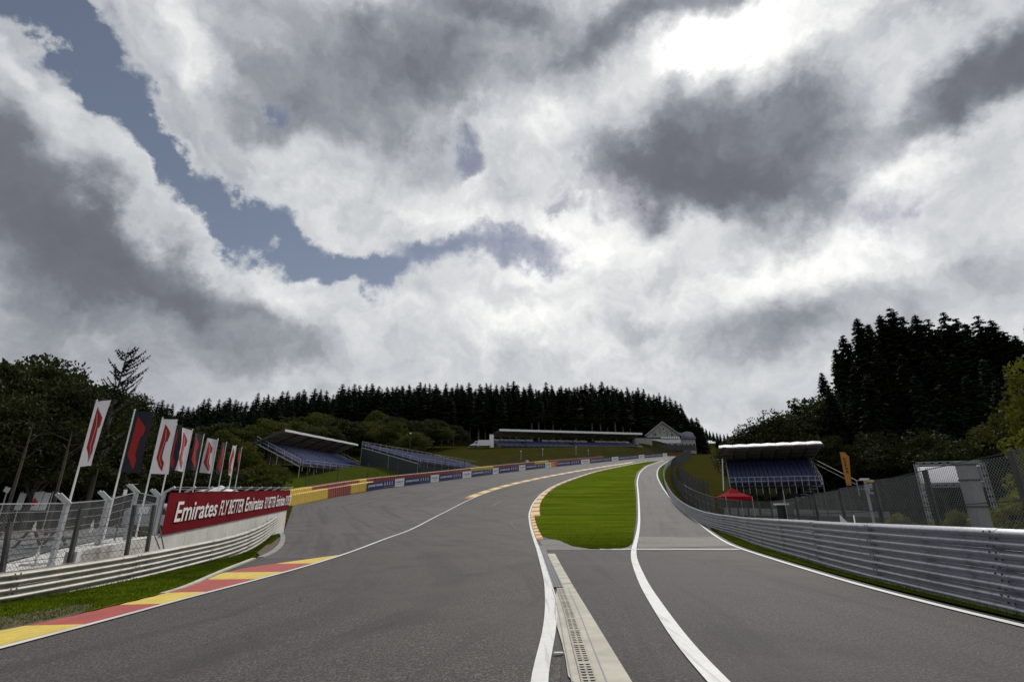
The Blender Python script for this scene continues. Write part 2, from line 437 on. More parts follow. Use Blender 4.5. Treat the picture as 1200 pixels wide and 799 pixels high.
M_leaf = mat('leaves_dark', (.040, .048, .010), .75, .35, .5, spec=.2, trans=.22)
M_leafo = mat('leaves_olive', (.080, .090, .012), .75, .3, .5, spec=.2, trans=.3)
M_leafy = mat('leaves_yellow_green', (.19, .20, .018), .7, .3, 2.0, spec=.25, trans=.35)

# ================================================================== mesh helpers
class MB:
    def __init__(s): s.v = []; s.f = []; s.m = []; s.mi = 0
    def poly(s, pts, flip=False):
        n = len(s.v); s.v += [tuple(p) for p in pts]
        i = list(range(n, n + len(pts)))
        s.f.append(i[::-1] if flip else i); s.m.append(s.mi)
    def box(s, c, size, rz=0, rx=0, ry=0, M=None):
        R = M or (Matrix.Translation(Vector(c)) @ Euler((rx, ry, rz)).to_matrix().to_4x4())
        h = [x / 2 for x in size]; n = len(s.v)
        for dz in (-1, 1):
            for dx, dy in ((-1, -1), (1, -1), (1, 1), (-1, 1)):
                s.v.append(tuple(R @ Vector((dx * h[0], dy * h[1], dz * h[2]))))
        for q in ((3, 2, 1, 0), (4, 5, 6, 7), (0, 1, 5, 4), (1, 2, 6, 5), (2, 3, 7, 6), (3, 0, 4, 7)):
            s.f.append([n + k for k in q]); s.m.append(s.mi)
    def beam(s, a, b, w, h=None):
        """square bar from a to b"""
        a = Vector(a); b = Vector(b); d = b - a; L = d.length
        if L < 1e-5: return
        q = d.to_track_quat('Y', 'Z').to_matrix().to_4x4()
        s.box(None, (w, L, h or w), M=Matrix.Translation((a + b) / 2) @ q)
    def tube(s, a, b, r0, r1=None, n=6, cap=True):
        a = Vector(a); b = Vector(b); d = (b - a)
        if d.length < 1e-6: return
        r1 = r0 if r1 is None else r1
        x = d.orthogonal().normalized(); y = d.cross(x).normalized(); k = len(s.v)
        for p, r in ((a, r0), (b, r1)):
            for i in range(n):
                t = 2 * math.pi * i / n
                s.v.append(tuple(p + x * (math.cos(t) * r) + y * (math.sin(t) * r)))
        for i in range(n):
            j = (i + 1) % n
            s.f.append([k + i, k + j, k + n + j, k + n + i]); s.m.append(s.mi)
        if cap:
            s.f.append([k + i for i in range(n)][::-1]); s.m.append(s.mi)
            s.f.append([k + n + i for i in range(n)]); s.m.append(s.mi)
    def prism(s, pts, ex):
        """flat polygon pts (3-D) pushed by vector ex"""
        ex = Vector(ex); n = len(pts); k = len(s.v)
        s.v += [tuple(p) for p in pts] + [tuple(Vector(p) + ex) for p in pts]
        s.f.append(list(range(k, k + n))[::-1]); s.m.append(s.mi)
        s.f.append(list(range(k + n, k + 2 * n))); s.m.append(s.mi)
        for i in range(n):
            j = (i + 1) % n
            s.f.append([k + i, k + j, k + n + j, k + n + i]); s.m.append(s.mi)
    def build(s, name, m, parent=None, smooth=False, loc=None, local=False):
        me = bpy.data.meshes.new(name)
        off = Vector((0, 0, 0))
        if parent is not None and not local: off = wloc(parent)
        elif loc is not None: off = Vector(loc)
        me.from_pydata([(x - off.x, y - off.y, z - off.z) for x, y, z in s.v], [], s.f)
        for q in (m if isinstance(m, (list, tuple)) else [m]): me.materials.append(q)
        if max(s.m, default=0) > 0: me.polygons.foreach_set('material_index', s.m)
        if smooth: me.polygons.foreach_set('use_smooth', [True] * len(me.polygons))
        me.update()
        o = bpy.data.objects.new(name, me); COL.objects.link(o)
        if parent is not None: o.parent = parent
        elif loc is not None: o.location = loc
        return o
def wloc(o):
    p = Vector(o.location)
    while o.parent is not None:
        o = o.parent; p += Vector(o.location)
    return p
def tag(o, label=None, cat=None, group=None, kind=None):
    if label: o['label'] = label
    if cat: o['category'] = cat
    if group: o['group'] = group
    if kind: o['kind'] = kind
    return o
def thing(name, label, cat, loc, group=None):
    o = bpy.data.objects.new(name, None); o.location = loc; o.empty_display_size = .3; COL.objects.link(o)
    return tag(o, label, cat, group)
def copy_tree(o, loc, rz=None, sc=None, label=None, parent=None):
    c = o.copy(); COL.objects.link(c)
    if parent is None:
        c.location = loc
        if rz is not None: c.rotation_euler = (0, 0, rz)
        if sc is not None: c.scale = sc if isinstance(sc, tuple) else (sc, sc, sc)
        if label: c['label'] = label
    else: c.parent = parent
    for ch in o.children: copy_tree(ch, None, parent=c)
    return c
def mesh_np(name, V, F, m, mi=None):
    """V (n,3), F (k,3 or 4) arrays"""
    me = bpy.data.meshes.new(name)
    V = np.asarray(V, np.float32); F = np.asarray(F, np.int32); k = F.shape[1]
    me.vertices.add(len(V)); me.vertices.foreach_set('co', V.ravel())
    me.loops.add(F.size); me.loops.foreach_set('vertex_index', F.ravel())
    me.polygons.add(len(F)); me.polygons.foreach_set('loop_start', np.arange(0, F.size, k, dtype=np.int32))
    me.polygons.foreach_set('loop_total', np.full(len(F), k, np.int32))
    for q in (m if isinstance(m, (list, tuple)) else [m]): me.materials.append(q)
    if mi is not None: me.polygons.foreach_set('material_index', np.asarray(mi, np.int32))
    me.update(calc_edges=True); me.validate()
    return me
def grid_mesh(name, X, Y, Z, m, kind='structure', smooth=True, parent=None):
    r, c = X.shape
    V = np.stack([X, Y, Z], -1).reshape(-1, 3)
    i = np.arange(r - 1)[:, None] * c + np.arange(c - 1)[None, :]
    F = np.stack([i, i + 1, i + c + 1, i + c], -1).reshape(-1, 4)
    me = mesh_np(name, V, F, m)
    if smooth: me.polygons.foreach_set('use_smooth', np.ones(len(F), bool))
    o = bpy.data.objects.new(name, me); COL.objects.link(o)
    if parent is not None: o.parent = parent
    elif kind: o['kind'] = kind
    return o
def sheet(name, YS, fL, fR, off, m, n=24, zf=ztrack, kind='structure'):
    YS = np.asarray(YS, float); L = fL(YS); R = fR(YS)
    t = np.linspace(0, 1, n + 1)[None, :]
    X = L[:, None] * (1 - t) + R[:, None] * t
    Y = np.repeat(YS[:, None], n + 1, 1)
    o = grid_mesh(name, X, Y, zf(X, Y) + off, m, kind)
    U = np.stack([t * (R - L)[:, None], np.repeat(YS[:, None], n + 1, 1)], -1).reshape(-1, 2)
    uv = o.data.uv_layers.new(name='lane'); li = np.empty(len(o.data.loops), np.int32); o.data.loops.foreach_get('vertex_index', li)
    uv.data.foreach_set('uv', U[li].astype(np.float32).ravel())
    return o
def ribbon(mb, P, s0, s1, o0, o1, off, step=.6, skirt=0, zf=ztrack, off1=None):
    """strip along a path between lateral offsets; off1 = height at the o1 side"""
    n = max(int(math.ceil((s1 - s0) / step)), 1); k = len(mb.v)
    fo0 = o0 if callable(o0) else (lambda s: o0); fo1 = o1 if callable(o1) else (lambda s: o1)
    off1 = off if off1 is None else off1
    for i in range(n + 1):
        s = s0 + (s1 - s0) * i / n
        for f, h in ((fo0, off), (fo1, off1)):
            p = P.at(s, f(s)); z = float(zf(p.x, p.y))
            mb.v.append((p.x, p.y, z + h))
            if skirt: mb.v.append((p.x, p.y, z + h - skirt))
    c = 4 if skirt else 2
    for i in range(n):
        a = k + i * c; b = a + c
        if skirt:
            mb.f += [[a, a + 2, b + 2, b], [a + 1, a, b, b + 1], [a + 2, a + 3, b + 3, b + 2]]; mb.m += [mb.mi] * 3
        else:
            mb.f.append([a, a + 1, b + 1, b]); mb.m.append(mb.mi)
    if skirt:
        a = k; mb.f.append([a, a + 1, a + 3, a + 2]); b = k + n * c; mb.f.append([b, b + 2, b + 3, b + 1]); mb.m += [mb.mi] * 2
def text_mesh(body, size=1.0, shear=0.0, sx=1.0, bold=0.0, ex=.01):
    cu = bpy.data.curves.new('lettering', 'FONT'); cu.body = body; cu.size = size; cu.shear = shear
    cu.offset = bold; cu.extrude = ex; cu.resolution_u = 3
    o = bpy.data.objects.new('lettering', cu); COL.objects.link(o)
    dg = bpy.context.evaluated_depsgraph_get(); dg.update()
    me = bpy.data.meshes.new_from_object(o.evaluated_get(dg))
    bpy.data.objects.remove(o); bpy.data.curves.remove(cu)
    me.transform(Matrix.Diagonal((sx, 1, 1, 1)))
    xs = [v.co.x for v in me.vertices]; ys = [v.co.y for v in me.vertices]
    me.transform(Matrix.Translation((-min(xs), -min(ys), 0)))
    return me, max(xs) - min(xs), max(ys) - min(ys)
def place_text(name, me, origin, ux, uy, parent, m, w=None, h=None, dims=None):
    """lay a text mesh on a plane: origin = lower left, ux/uy unit directions"""
    ux = Vector(ux).normalized(); uy = Vector(uy).normalized(); n = ux.cross(uy)
    sx = w / dims[0] if w else 1; sy = h / dims[1] if h else 1
    M = Matrix((( *(ux * sx), 0), (*(uy * sy), 0), (*n, 0), (0, 0, 0, 1))).transposed()
    me = me.copy(); me.transform(M); me.materials.clear(); me.materials.append(m)
    o = bpy.data.objects.new(name, me); COL.objects.link(o); o.parent = parent
    o.location = Vector(origin) - wloc(parent)
    return o

# ================================================================== ground
def axis(parts):
    out = []
    for a, b, st in parts: out += list(np.arange(a, b, st))
    return np.array(out + [parts[-1][1]], float)
gx = axis([(-3000, -400, 200), (-400, -180, 12), (-180, -60, 5), (-60, -20, 1.2), (-20, 24, .8), (24, 96, 1.2), (96, 200, 6), (200, 500, 15), (500, 3000, 200)])
gy = axis([(-600, -60, 60), (-60, -14, 4), (-14, 48, .8), (48, 250, 1.2), (250, 460, 5), (460, 800, 20), (800, 4000, 200)])
GX, GY = np.meshgrid(gx, gy)
grid_mesh('ground', GX, GY, zland(GX, GY), M_bank)

YR = axis([(-14, 60, .7), (60, 232, 1.4)])
_edge_l = [(p.x, p.y) for p in _kerb_out] + [tuple(gp(*q).xy) for q in ((331, 628), (337, 612), (340, 603))] + [tuple(p) for p in _bar]
XL = fY(_edge_l)
pr = P_pit_right
_er = [tuple(pr.at(s, .30)) for s in np.arange(0, pr.L, 2)] + [tuple(pr.at(pr.L, .3))]
XR = fY(_er)
sheet('race_track_asphalt', YR, XL, XR, .03, M_track, 60)
# run-off left of the track
ll = P_left_line
XLL = fY([tuple(ll.at(s, -.1)) for s in np.arange(0, ll.L, 2)])
ro = axis([(gp(300, 656).y, 60, .7), (60, 200, 1.4)])
sheet('run_off_asphalt', ro, lambda Y: XL(Y) + .0, XLL, .038, M_runoff, 26)
# pit exit side: right of the main track's line up to the pit road's right line
rl = P_right_line
XRL = fY([tuple(rl.at(s, .1)) for s in np.arange(0, rl.L, 2)])
XPL = fY([tuple(P_pit_left.at(s, 0)) for s in np.arange(0, P_pit_left.L, 2)])
Y645 = gp(712, 645).y
sheet('pit_exit_asphalt', axis([(-14, Y645, .6)]), lambda Y: XRL(Y) + .1, lambda Y: XR(Y) - .1, .038, M_pit, 20)
sheet('pit_exit_road', axis([(Y645, 60, .7), (60, 190, 1.4)]), XPL, lambda Y: XR(Y) - .05, .040, M_runoff, 10)
# paler patch at the foot of the grass island
patch = gpl([(631, 634), (655, 633), (672, 640), (700, 644.8), (735, 640), (742, 640), (742, 646), (640, 646)])
def flat_poly(name, pts, off, m, zf=ztrack, sub=2, kind='structure'):
    bm = bmesh.new(); vs = [bm.verts.new((p[0], p[1], 0)) for p in pts]; bm.faces.new(vs)
    bmesh.ops.triangulate(bm, faces=bm.faces[:])
    for _ in range(sub):
        bmesh.ops.subdivide_edges(bm, edges=bm.edges[:], cuts=1, use_grid_fill=True)
        bmesh.ops.triangulate(bm, faces=bm.faces[:])
    for v in bm.verts: v.co.z = float(zf(v.co.x, v.co.y)) + off
    bm.normal_update()
    for f in bm.faces:
        if f.normal.z < 0: f.normal_flip()
    me = bpy.data.meshes.new(name); bm.to_mesh(me); bm.free(); me.materials.append(m)
    o = bpy.data.objects.new(name, me); COL.objects.link(o)
    if kind: o['kind'] = kind
    return o
flat_poly('patched_asphalt', patch, .047, M_patch, sub=3)
flat_poly('patched_asphalt', gpl([(748, 630), (838, 630), (858, 641), (748, 643.5)]), .047, M_patch, sub=2)

sheet('grass_bank', axis([(64, 128, 1.2)]), lambda Y: XB(Y) - 2.9 - 13 * S((Y - 62) / 8), lambda Y: XB(Y) - 2.8, .05, M_slope, 14, zf=zland)
# grass island between the track and the pit exit
il0 = fY(gpl([(712, 645.2), (690, 643.4), (672, 639.5), (656, 634), (641, 632.5), (633, 618), (631, 603), (634, 596), (643, 586), (660, 575), (680, 566.5), (702, 559), (728, 551.5), (755, 545.5), (772, 541.2)]))
_kb = [tuple(P_right_line.at(s, .95)) for s in np.arange(P_right_line.near(gp(622, 604).xy), P_right_line.near(gp(770, 541).xy), 2)]
_il_px = [tuple(q) for q in gpl([(712, 645.2), (692, 644.6), (672, 641.5), (657, 635), (643, 631.5)])] + [tuple(P_right_line.at(s, .45)) for s in np.arange(P_right_line.near(gp(632, 628).xy), P_right_line.near(gp(622, 607).xy), 1)]
il = fY(_il_px + _kb)
ir = fY(gpl([(712, 645.2), (727, 644.6), (736, 642), (740, 637), (743, 622), (745.5, 605), (745, 580), (743.5, 564), (746.5, 553.5), (756, 546), (772, 541)]))
iy = axis([(gp(712, 645.2).y, 60, .5), (60, gp(772, 541).y, 1.5)])
sheet('grass_island', iy, il, lambda Y: np.maximum(ir(Y), il(Y) + .01), .055, M_lawn, 30)
# verge between pit road and right guardrail
rr = P_rail_r
XRR = fY([tuple(rr.at(s, .25)) for s in np.arange(0, rr.L, 2)])
sheet('grass_verge', axis([(-8, 60, .7), (60, 190, 1.4)]), lambda Y: XR(Y) + .12, lambda Y: np.maximum(XRR(Y), XR(Y) + .14), .045, M_verge, 6)
# verge on the left between kerb and guardrail
_rl_px = [(0, 709), (90, 693), (169, 677), (262, 656), (300, 642), (322, 627), (331, 622)]
_rl = gpl(_rl_px)
P_rail_l = Path(_rl, back=24)
XKO = XL
def xrl(Y):
    return fY([tuple(P_rail_l.at(s, -.2)) for s in np.arange(0, P_rail_l.L, 2)])(Y)
yv1 = float(_rl[-1].y)
sheet('grass_verge', axis([(-8, yv1, .5)]), xrl, lambda Y: np.maximum(XL(Y) - .22, xrl(Y) + .05), .035, M_lawn, 10)
# bare earth patch beside the kerb
flat_poly('bare_earth', gpl([(-60, 758), (0, 742), (56, 732), (92, 722), (112, 711), (90, 711), (60, 716), (0, 726), (-60, 738)]), .043, M_dirt, sub=3)
flat_poly('bare_earth', gpl([(296, 645), (318, 638), (330, 628), (329, 640), (318, 650), (305, 653)]), .043, M_dirt, sub=2)

# ------------------------------------------------------------------ painted lines
def line(name, P, s0, s1, w, off=.050, step=.5, m=None):
    mb = MB(); ribbon(mb, P, s0, s1, -w / 2, w / 2, off, step)
    return tag(mb.build(name, m or M_white), kind='structure')
line('painted_line', P_left_line, 0, P_left_line.L, .15, .052)
smx = P_right_line.near(gp(646, 712).xy)
def wr(sg):
    return lambda s: sg * (.085 + .02 * math.exp(-((s - smx) / 2.2) ** 2))
mb = MB(); ribbon(mb, P_right_line, 0, P_right_line.L, wr(-1), wr(1), .052, .25)
tag(mb.build('painted_line', M_white), kind='structure')
line('painted_line', P_pit_left, 0, P_pit_left.L, .21, .052)
line('painted_line', P_pit_right, 0, P_pit_right.L, .15, .055)
pa, pb = gp(703, 645.3).xy, gp(866, 645.3).xy
line('painted_line', Path([pa, (pa + pb) / 2, pb]), 0, (pb - pa).length, .42, .058)

# ------------------------------------------------------------------ kerbs
def kerb_sections(root, P, cuts, o0, o1, mats, off, off1, skirt=.08, step=.5):
    for i in range(len(cuts) - 1):
        mb = MB(); ribbon(mb, P, cuts[i] + .008, cuts[i + 1] - .008, o0, o1, off, step, skirt=skirt, off1=off1)
        mb.build('kerb_section', mats[i % len(mats)], root)
# left entry kerb, wide, flat
P = P_left_line
cl = [P.near(gp(*q).xy) for q in ((105, 735), (190, 711), (245, 696), (297, 681.5), (333, 671.5), (372, 661), (403, 651.5))]
cl = [cl[0] - 9, cl[0] - 4.5] + cl
PK = Path(_kerb_out, back=12)
k1 = thing('kerb', 'wide flat kerb in big yellow and red sections along the near left edge of the track', 'kerb', (*P.at(cl[0]), 0))
def ko(s):
    p = P.at(s); q = PK.q; d = np.min(np.hypot(q[:, 0] - p.x, q[:, 1] - p.y))
    end = P.near(gp(403, 651.5).xy); w = d
    t = (end - s) / max(end - P.near(gp(335, 668).xy), .1)
    return -min(w, 2.0) if t > 1 else -max(min(w, 2.0) * max(t, 0) ** .8, .09)
for i in range(len(cl) - 1):
    mb = MB(); ribbon(mb, P, cl[i], cl[i + 1] - .01, ko, -.08, .060, .35, skirt=.03)
    mb.build('kerb_section', [M_kred, M_kyel][i % 2], k1)
# pale concrete edging outside it
mb = MB(); ribbon(mb, PK, 12 + 4.2, PK.L, -.16, -.01, .075, .5, skirt=.08)
eg = mb.build('concrete_edging', M_conc, None, loc=(PK.at(16).x, PK.at(16).y, 0)); tag(eg, 'thin pale concrete edging behind the wide yellow and red kerb', 'edging')
# curved stone edging at the end of the verge
Pc = Path(gpl([(306, 655), (318, 650), (328, 642), (332, 633), (331, 627)]))
ce = thing('stone_edging', 'curved row of pale edging stones at the end of the left grass verge', 'edging', (*Pc.at(0), 0))
n = 9
for i in range(n):
    mb = MB(); ribbon(mb, Pc, Pc.L * i / n + .02, Pc.L * (i + 1) / n - .02, -.16, .1, .08, .4, skirt=.08); mb.build('stone', M_concg, ce)
# far left kerb up the hill
s0, s1 = P.near(gp(553, 585).xy), P.near(gp(745, 542.5).xy)
k2 = thing('kerb', 'long narrow kerb of pale yellow and dark orange dashes climbing beside the far left track edge', 'kerb', (*P.at(s0), 0))
c = [s0]; i = 0
while c[-1] < s1: c.append(c[-1] + (3.3 if i % 2 else 2.0)); i += 1
for i in range(len(c) - 1):
    mb = MB(); ribbon(mb, P, c[i], c[i + 1], -1.25, -.10, .075, .7, skirt=.05, off1=.055); mb.build('kerb_section', [M_kor, M_kyel2][i % 2], k2)
# right side: narrow saw-tooth kerb then the wide one
P = P_right_line
sa, sb = P.near(gp(633, 634).xy), P.near(gp(622, 606).xy); sc_ = P.near(gp(762, 541.5).xy)
k3 = thing('kerb', 'narrow saw-tooth kerb of small orange and cream teeth at the lower tip of the grass island', 'kerb', (*P.at(sa), 0))
c = [sa]; i = 0
while c[-1] < sb: c.append(c[-1] + (1.6 if i % 2 else 1.5)); i += 1
for i in range(len(c) - 1):
    mb = MB(); ribbon(mb, P, c[i], c[i + 1], .12, .50, .06, .3, skirt=.05, off1=.10 if i % 2 else .07); mb.build('kerb_section', [M_kor, M_kyel2][i % 2], k3)
k4 = thing('kerb', 'wide raised kerb of cream and orange bands curving round the left edge of the grass island', 'kerb', (*P.at(sb), 0))
c = [sb]; i = 0
while c[-1] < sc_: c.append(c[-1] + (3.2 if i % 2 else 1.8)); i += 1
for i in range(len(c) - 1):
    mb = MB(); ribbon(mb, P, c[i], c[i + 1], .12, lambda s: 1.15 - .45 * min((s - sb) / 40, 1), .06, .6, skirt=.06, off1=.12); mb.build('kerb_section', [M_kor, M_kyel2][i % 2], k4)

# ------------------------------------------------------------------ concrete drain strip
dc = thing('drain_channel', 'long pale concrete drain strip with slotted grate between the two white lines', 'drain', (1, 6, 0))
conc = gpl([(641, 650.5), (650.5, 650.5), (658, 665), (672, 690), (690, 720), (712, 757), (737, 799), (760, 838), (700, 838), (666, 799), (663, 778), (659, 760), (652, 735), (649.5, 722), (651, 700), (655, 690)])
slab = flat_poly('slab', conc, .052, M_conc, sub=2, kind=None); slab.parent = dc; slab.location = -Vector((1, 6, 0))
# steel grating, upper half, then slots: two rows of pockets between thin bars
g0, g1 = gp(637.5, 652).xy, gp(656, 691).xy
Pg = Path([gp(634.5, 641).xy, gp(642, 660).xy, gp(654.5, 692).xy])
mb = MB(); ribbon(mb, Pg, 0, Pg.L, -.10, .10, .057, .5); mb.build('grating_base', M_dark, dc)
mb = MB()
for o in (-.095, -.03, .03, .095): ribbon(mb, Pg, 0, Pg.L, o - .012, o + .012, .066, .5)
s = 0
while s < Pg.L: ribbon(mb, Pg, s, min(s + .055, Pg.L), -.095, .095, .064, .2); s += .10
mb.build('grating', mat('grating_steel', (.22, .23, .25), .5, .15, 4, metal=.4), dc)
# white paint line along both sides of grating
Ps = Path([gp(656.5, 693).xy, gp(667, 722).xy, gp(675, 752).xy, gp(689, 799).xy, gp(700, 838).xy])
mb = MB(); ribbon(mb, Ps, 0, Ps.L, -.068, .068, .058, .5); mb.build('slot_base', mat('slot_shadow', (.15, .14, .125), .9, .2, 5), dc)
M_cast = mat('cast_iron_pale', (.46, .43, .36), .7, .15, 5)
mb = MB()
for a, b in ((-.078, -.056), (-.012, .012), (.056, .078)): ribbon(mb, Ps, 0, Ps.L, a, b, .065, .4)
s = 0; k = 0
while s < Ps.L - .1:
    w = .045 if k % 8 else .11
    ribbon(mb, Ps, s, s + w, -.066, .066, .067 + .0, .2); s += w + .045; k += 1
mb.build('slot_bars', M_cast, dc)
mb = MB()
for o in (-.17, .16): ribbon(mb, Ps, 0, Ps.L, o, o + .012, .056, .5)
mb.build('joint_line', M_grey, dc)
# transverse slab joints
mb = MB()
for u0, v0, u1, v1 in ((651, 664, 657, 663.5), (653, 687.5, 670, 687), ):
    mb = MB(); a, b = gp(u0, v0), gp(u1, v1); mb.beam(a + Vector((0, 0, .056)), b + Vector((0, 0, .056)), .02, .004)
    mb.build('slab_joint', M_grey, dc)
lp = gp(655, 771.5); mb = MB(); mb.box((lp.x, lp.y, lp.z + .056), (.10, .05, .012), .1)
mb.beam(lp + Vector((-.07, 0, .052)), lp + Vector((.09, .0, .052)), .012, .01)
tag(mb.build('timing_loop_box', M_conc2, None, loc=(lp.x, lp.y, lp.z)), 'tiny pale timing loop box set in the asphalt between the white line and drain strip', 'loop box')
# tyre marks and cracks on the asphalt as thin dark rubber ribbons
M_rub = mat('rubber_mark', (.085, .082, .08), .6, .2, 3)
def mark(px, w, off=.0462):
    P = Path(gpl(px), .3); mb = MB(); ribbon(mb, P, 0, P.L, -w / 2, w / 2, off, .4)
    tag(mb.build('rubber_mark', M_rub), kind='structure')
mark([(598, 613), (604, 620), (612, 625), (622, 627)], .10)
mark([(628, 582), (640, 577), (652, 573)], .5)
mark([(577, 593), (583, 590), (588, 588)], .35)
mark([(705, 601), (712, 596)], .05)
mark([(340, 620), (380, 618), (430, 610)], .06)

# ------------------------------------------------------------------ guardrails
PROF = [(-.158 + .316 * k / 14, .10 * (abs(math.sin(2 * math.pi * (-.158 + .316 * k / 14) / .316)) ** 1.1)) for k in range(15)]
def rail_beam(mb, P, s0, s1, side, zfun, step):
    n = max(int(round((s1 - s0) / step)), 1); k = len(mb.v); m = len(PROF)
    for i in range(n + 1):
        s = s0 + (s1 - s0) * i / n; zc = zfun(s)
        for dz, o in PROF:
            p = P.at(s, side * -o); mb.v.append((p.x, p.y, zc + dz))
    for i in range(n):
        for j in range(m - 1):
            a = k + i * m + j; q = [a, a + 1, a + m + 1, a + m]
            mb.f.append(q if side > 0 else q[::-1]); mb.m.append(0)
def guardrail(root, P, s0, s1, side, nb, ztop, m, seclen=4.0, far=1e9, topm=None, zpost=None):
    s = s0
    while s < s1 - .5:
        L = seclen if s < far else seclen * 2
        e = min(s + L, s1)
        for b in range(nb):
            mb = MB(); j = .012 if (int(s / 4) % 2) else 0
            zf = lambda t, b=b: ztop(t) - .16 - b * .321
            rail_beam(mb, P, s, e + (.15 if e < s1 else 0), side, lambda t: zf(t) + j * .5, 1.0 if s < far else 2.0)
            mb.build('rail_beam', m, root, smooth=True)
        # overlap bolts
        if s < far:
            mb = MB()
            for b in range(nb):
                for dz in (-.11, -.0, .11):
                    for ds in (.06, .2):
                        p = P.at(s + ds, side * -(.088 if dz else .02)); z = ztop(s + ds) - .16 - b * .321 + dz
                        q = P.at(s + ds, side * -(.10 if dz else .032)); mb.tube((p.x, p.y, z), (q.x, q.y, z), .018, n=6)
            mb.build('bolts', M_post, root)['kind'] = 'stuff'
        s = e
    s = s0 + .3
    while s < s1:
        p = P.at(s, side * .08); zt = ztop(s)
        mb = MB(); g = zl(p.x, p.y)
        d = (P.at(s + .5) - P.at(s)); a = math.atan2(d.y, d.x)
        mb.box((p.x, p.y, (zt - .02 + g - .3) / 2), (.07, .12, zt - .02 - g + .3), a); mb.build('post', M_galv, root)
        s += 2.0 if s < far else 4.0
PR = P_rail_r
kn = [(PR.near(gp(*q).xy), zt) for q, zt in (((1200, 724), 1.3), ((900, 644), 1.3), ((830, 618), 1.2), ((779, 566), 1.15), ((792, 541), 1.1))]
def zr(s):
    p = PR.at(s); return zl(p.x, p.y) + float(np.interp(s, [a for a, _ in kn], [b for _, b in kn]))
g = thing('guardrail', 'long four-beam galvanised steel guardrail curving along the right of the pit exit road', 'guardrail', (*PR.at(0), 0))
guardrail(g, PR, 0, PR.L, 1, 4, zr, M_galv, 4.0, 73)
PL = P_rail_l
_rt = [(0, 670), (90, 658.5), (169, 647), (262, 629), (300, 617), (322, 604.5), (331, 602)]
sk = [PL.near(p) for p in _rl]; zk = []
for (u, v), s in zip(_rt, sk):
    p = PL.at(s); zk.append(atY(u, v, p.y).z)
sk = [0] + sk; zk = [zk[0] + .0] + zk
def zlr(s): return float(np.interp(s, sk, zk))
print('left rail tops', [round(z, 2) for z in zk], [round(zl(*PL.at(s)), 2) for s in sk], [tuple(round(c, 1) for c in PL.at(s)) for s in sk])
print('right rail', [tuple(round(c, 1) for c in PR.at(s)) for s, _ in kn])
print('bar', [tuple(round(c, 1) for c in p) for p in _bar])
g2 = thing('guardrail', 'weathered three-beam steel guardrail on the near left in front of the wire fence', 'guardrail', (*PL.at(0), 0))
guardrail(g2, PL, 0, PL.L, -1, 3, zlr, M_galv2, 4.0)
mb = MB(); ribbon(mb, PL, 1, PL.near(gp(135, 684).xy), -.06, .02, 0, .6, zf=lambda x, y: zlr(PL.near((x, y))) + .012); mb.build('rusty_cap', M_rust, g2)
mb = MB()
for b in range(3):
    for dz in (-.10, .10):
        p = PL.at(PL.L - .12, .11); z = zlr(PL.L) - .16 - b * .321 + dz
        mb.box((p.x, p.y, z), (.26, .03, .10), math.atan2(*(PL.at(PL.L) - PL.at(PL.L - 1)).yx))
mb.build('red_end_marker', M_refl, g2)
# shallow concrete kerb under the right rail
mb = MB(); ribbon(mb, PR, 0, 50, -.16, .1, .07, .6, skirt=.1); mb.build('rail_footing', M_concg, g)

# ------------------------------------------------------------------ grass blades (nobody can count them)
def blades(name, area, n, h, m, zf=zland):
    """area(k) -> world x, y arrays"""
    x, y = area(n); n = len(x); z = zf(x, y) + .03
    a = rng.uniform(0, 2 * math.pi, n); hh = h * rng.uniform(.4, 1.25, n); w = .006 + hh * .045
    lean = rng.normal(0, .35, (n, 2)) * hh[:, None]
    V = np.empty((n, 3, 3)); V[:, 0] = np.stack([x - np.cos(a) * w, y - np.sin(a) * w, z], 1)
    V[:, 1] = np.stack([x + np.cos(a) * w, y + np.sin(a) * w, z], 1)
    V[:, 2] = np.stack([x + lean[:, 0], y + lean[:, 1], z + hh], 1)
    o = bpy.data.objects.new(name, mesh_np(name, V.reshape(-1, 3), np.arange(3 * n).reshape(-1, 3), m)); COL.objects.link(o)
    return o
def a_left(n):
    y = rng.uniform(5, yv1, n); t = rng.uniform(0, 1, n); L = xrl(y); R = XL(y) - .25
    return L * (1 - t) + R * t, y
tag(blades('grass', a_left, 90000, .055, M_blade), 'short green grass on the strip between the left kerb and guardrail', 'grass', kind='stuff')
def a_right(n):
    y = 4 + 50 * rng.uniform(0, 1, n) ** 1.3; t = rng.uniform(0, 1, n) ** 1.0
    L = XR(y) + .15; R = XRR(y) - .1; k = R > L
    return (L * (1 - t) + R * t)[k], y[k]
tag(blades('grass', a_right, 45000, .07, M_blade), 'rough grass along the foot of the right guardrail', 'grass', kind='stuff')
def a_isl(n):
    y = iy[0] + 60 * rng.uniform(0, 1, n) ** 1.6; t = rng.uniform(0, 1, n); L = il(y) - .05; R = np.maximum(ir(y), L + .01) + .05
    return L * (1 - t) + R * t, y
tag(blades('grass', a_isl, 120000, .06, M_blade, ztrack), 'mown bright green grass covering the island between track and pit exit', 'grass', kind='stuff')
def a_rb(n):
    s = rng.uniform(0, 60, n); o = .5 + 5 * rng.uniform(0, 1, n) ** 1.5
    p = np.array([tuple(PR.at(a, b)) for a, b in zip(s[:4000], o[:4000])])
    p = np.repeat(p, n // 4000, 0) + rng.normal(0, .25, (4000 * (n // 4000), 2))
    return p[:, 0], p[:, 1]
tag(blades('weeds', a_rb, 40000, .22, M_blade), 'tall weeds and rough grass behind the right guardrail', 'weeds', kind='stuff')

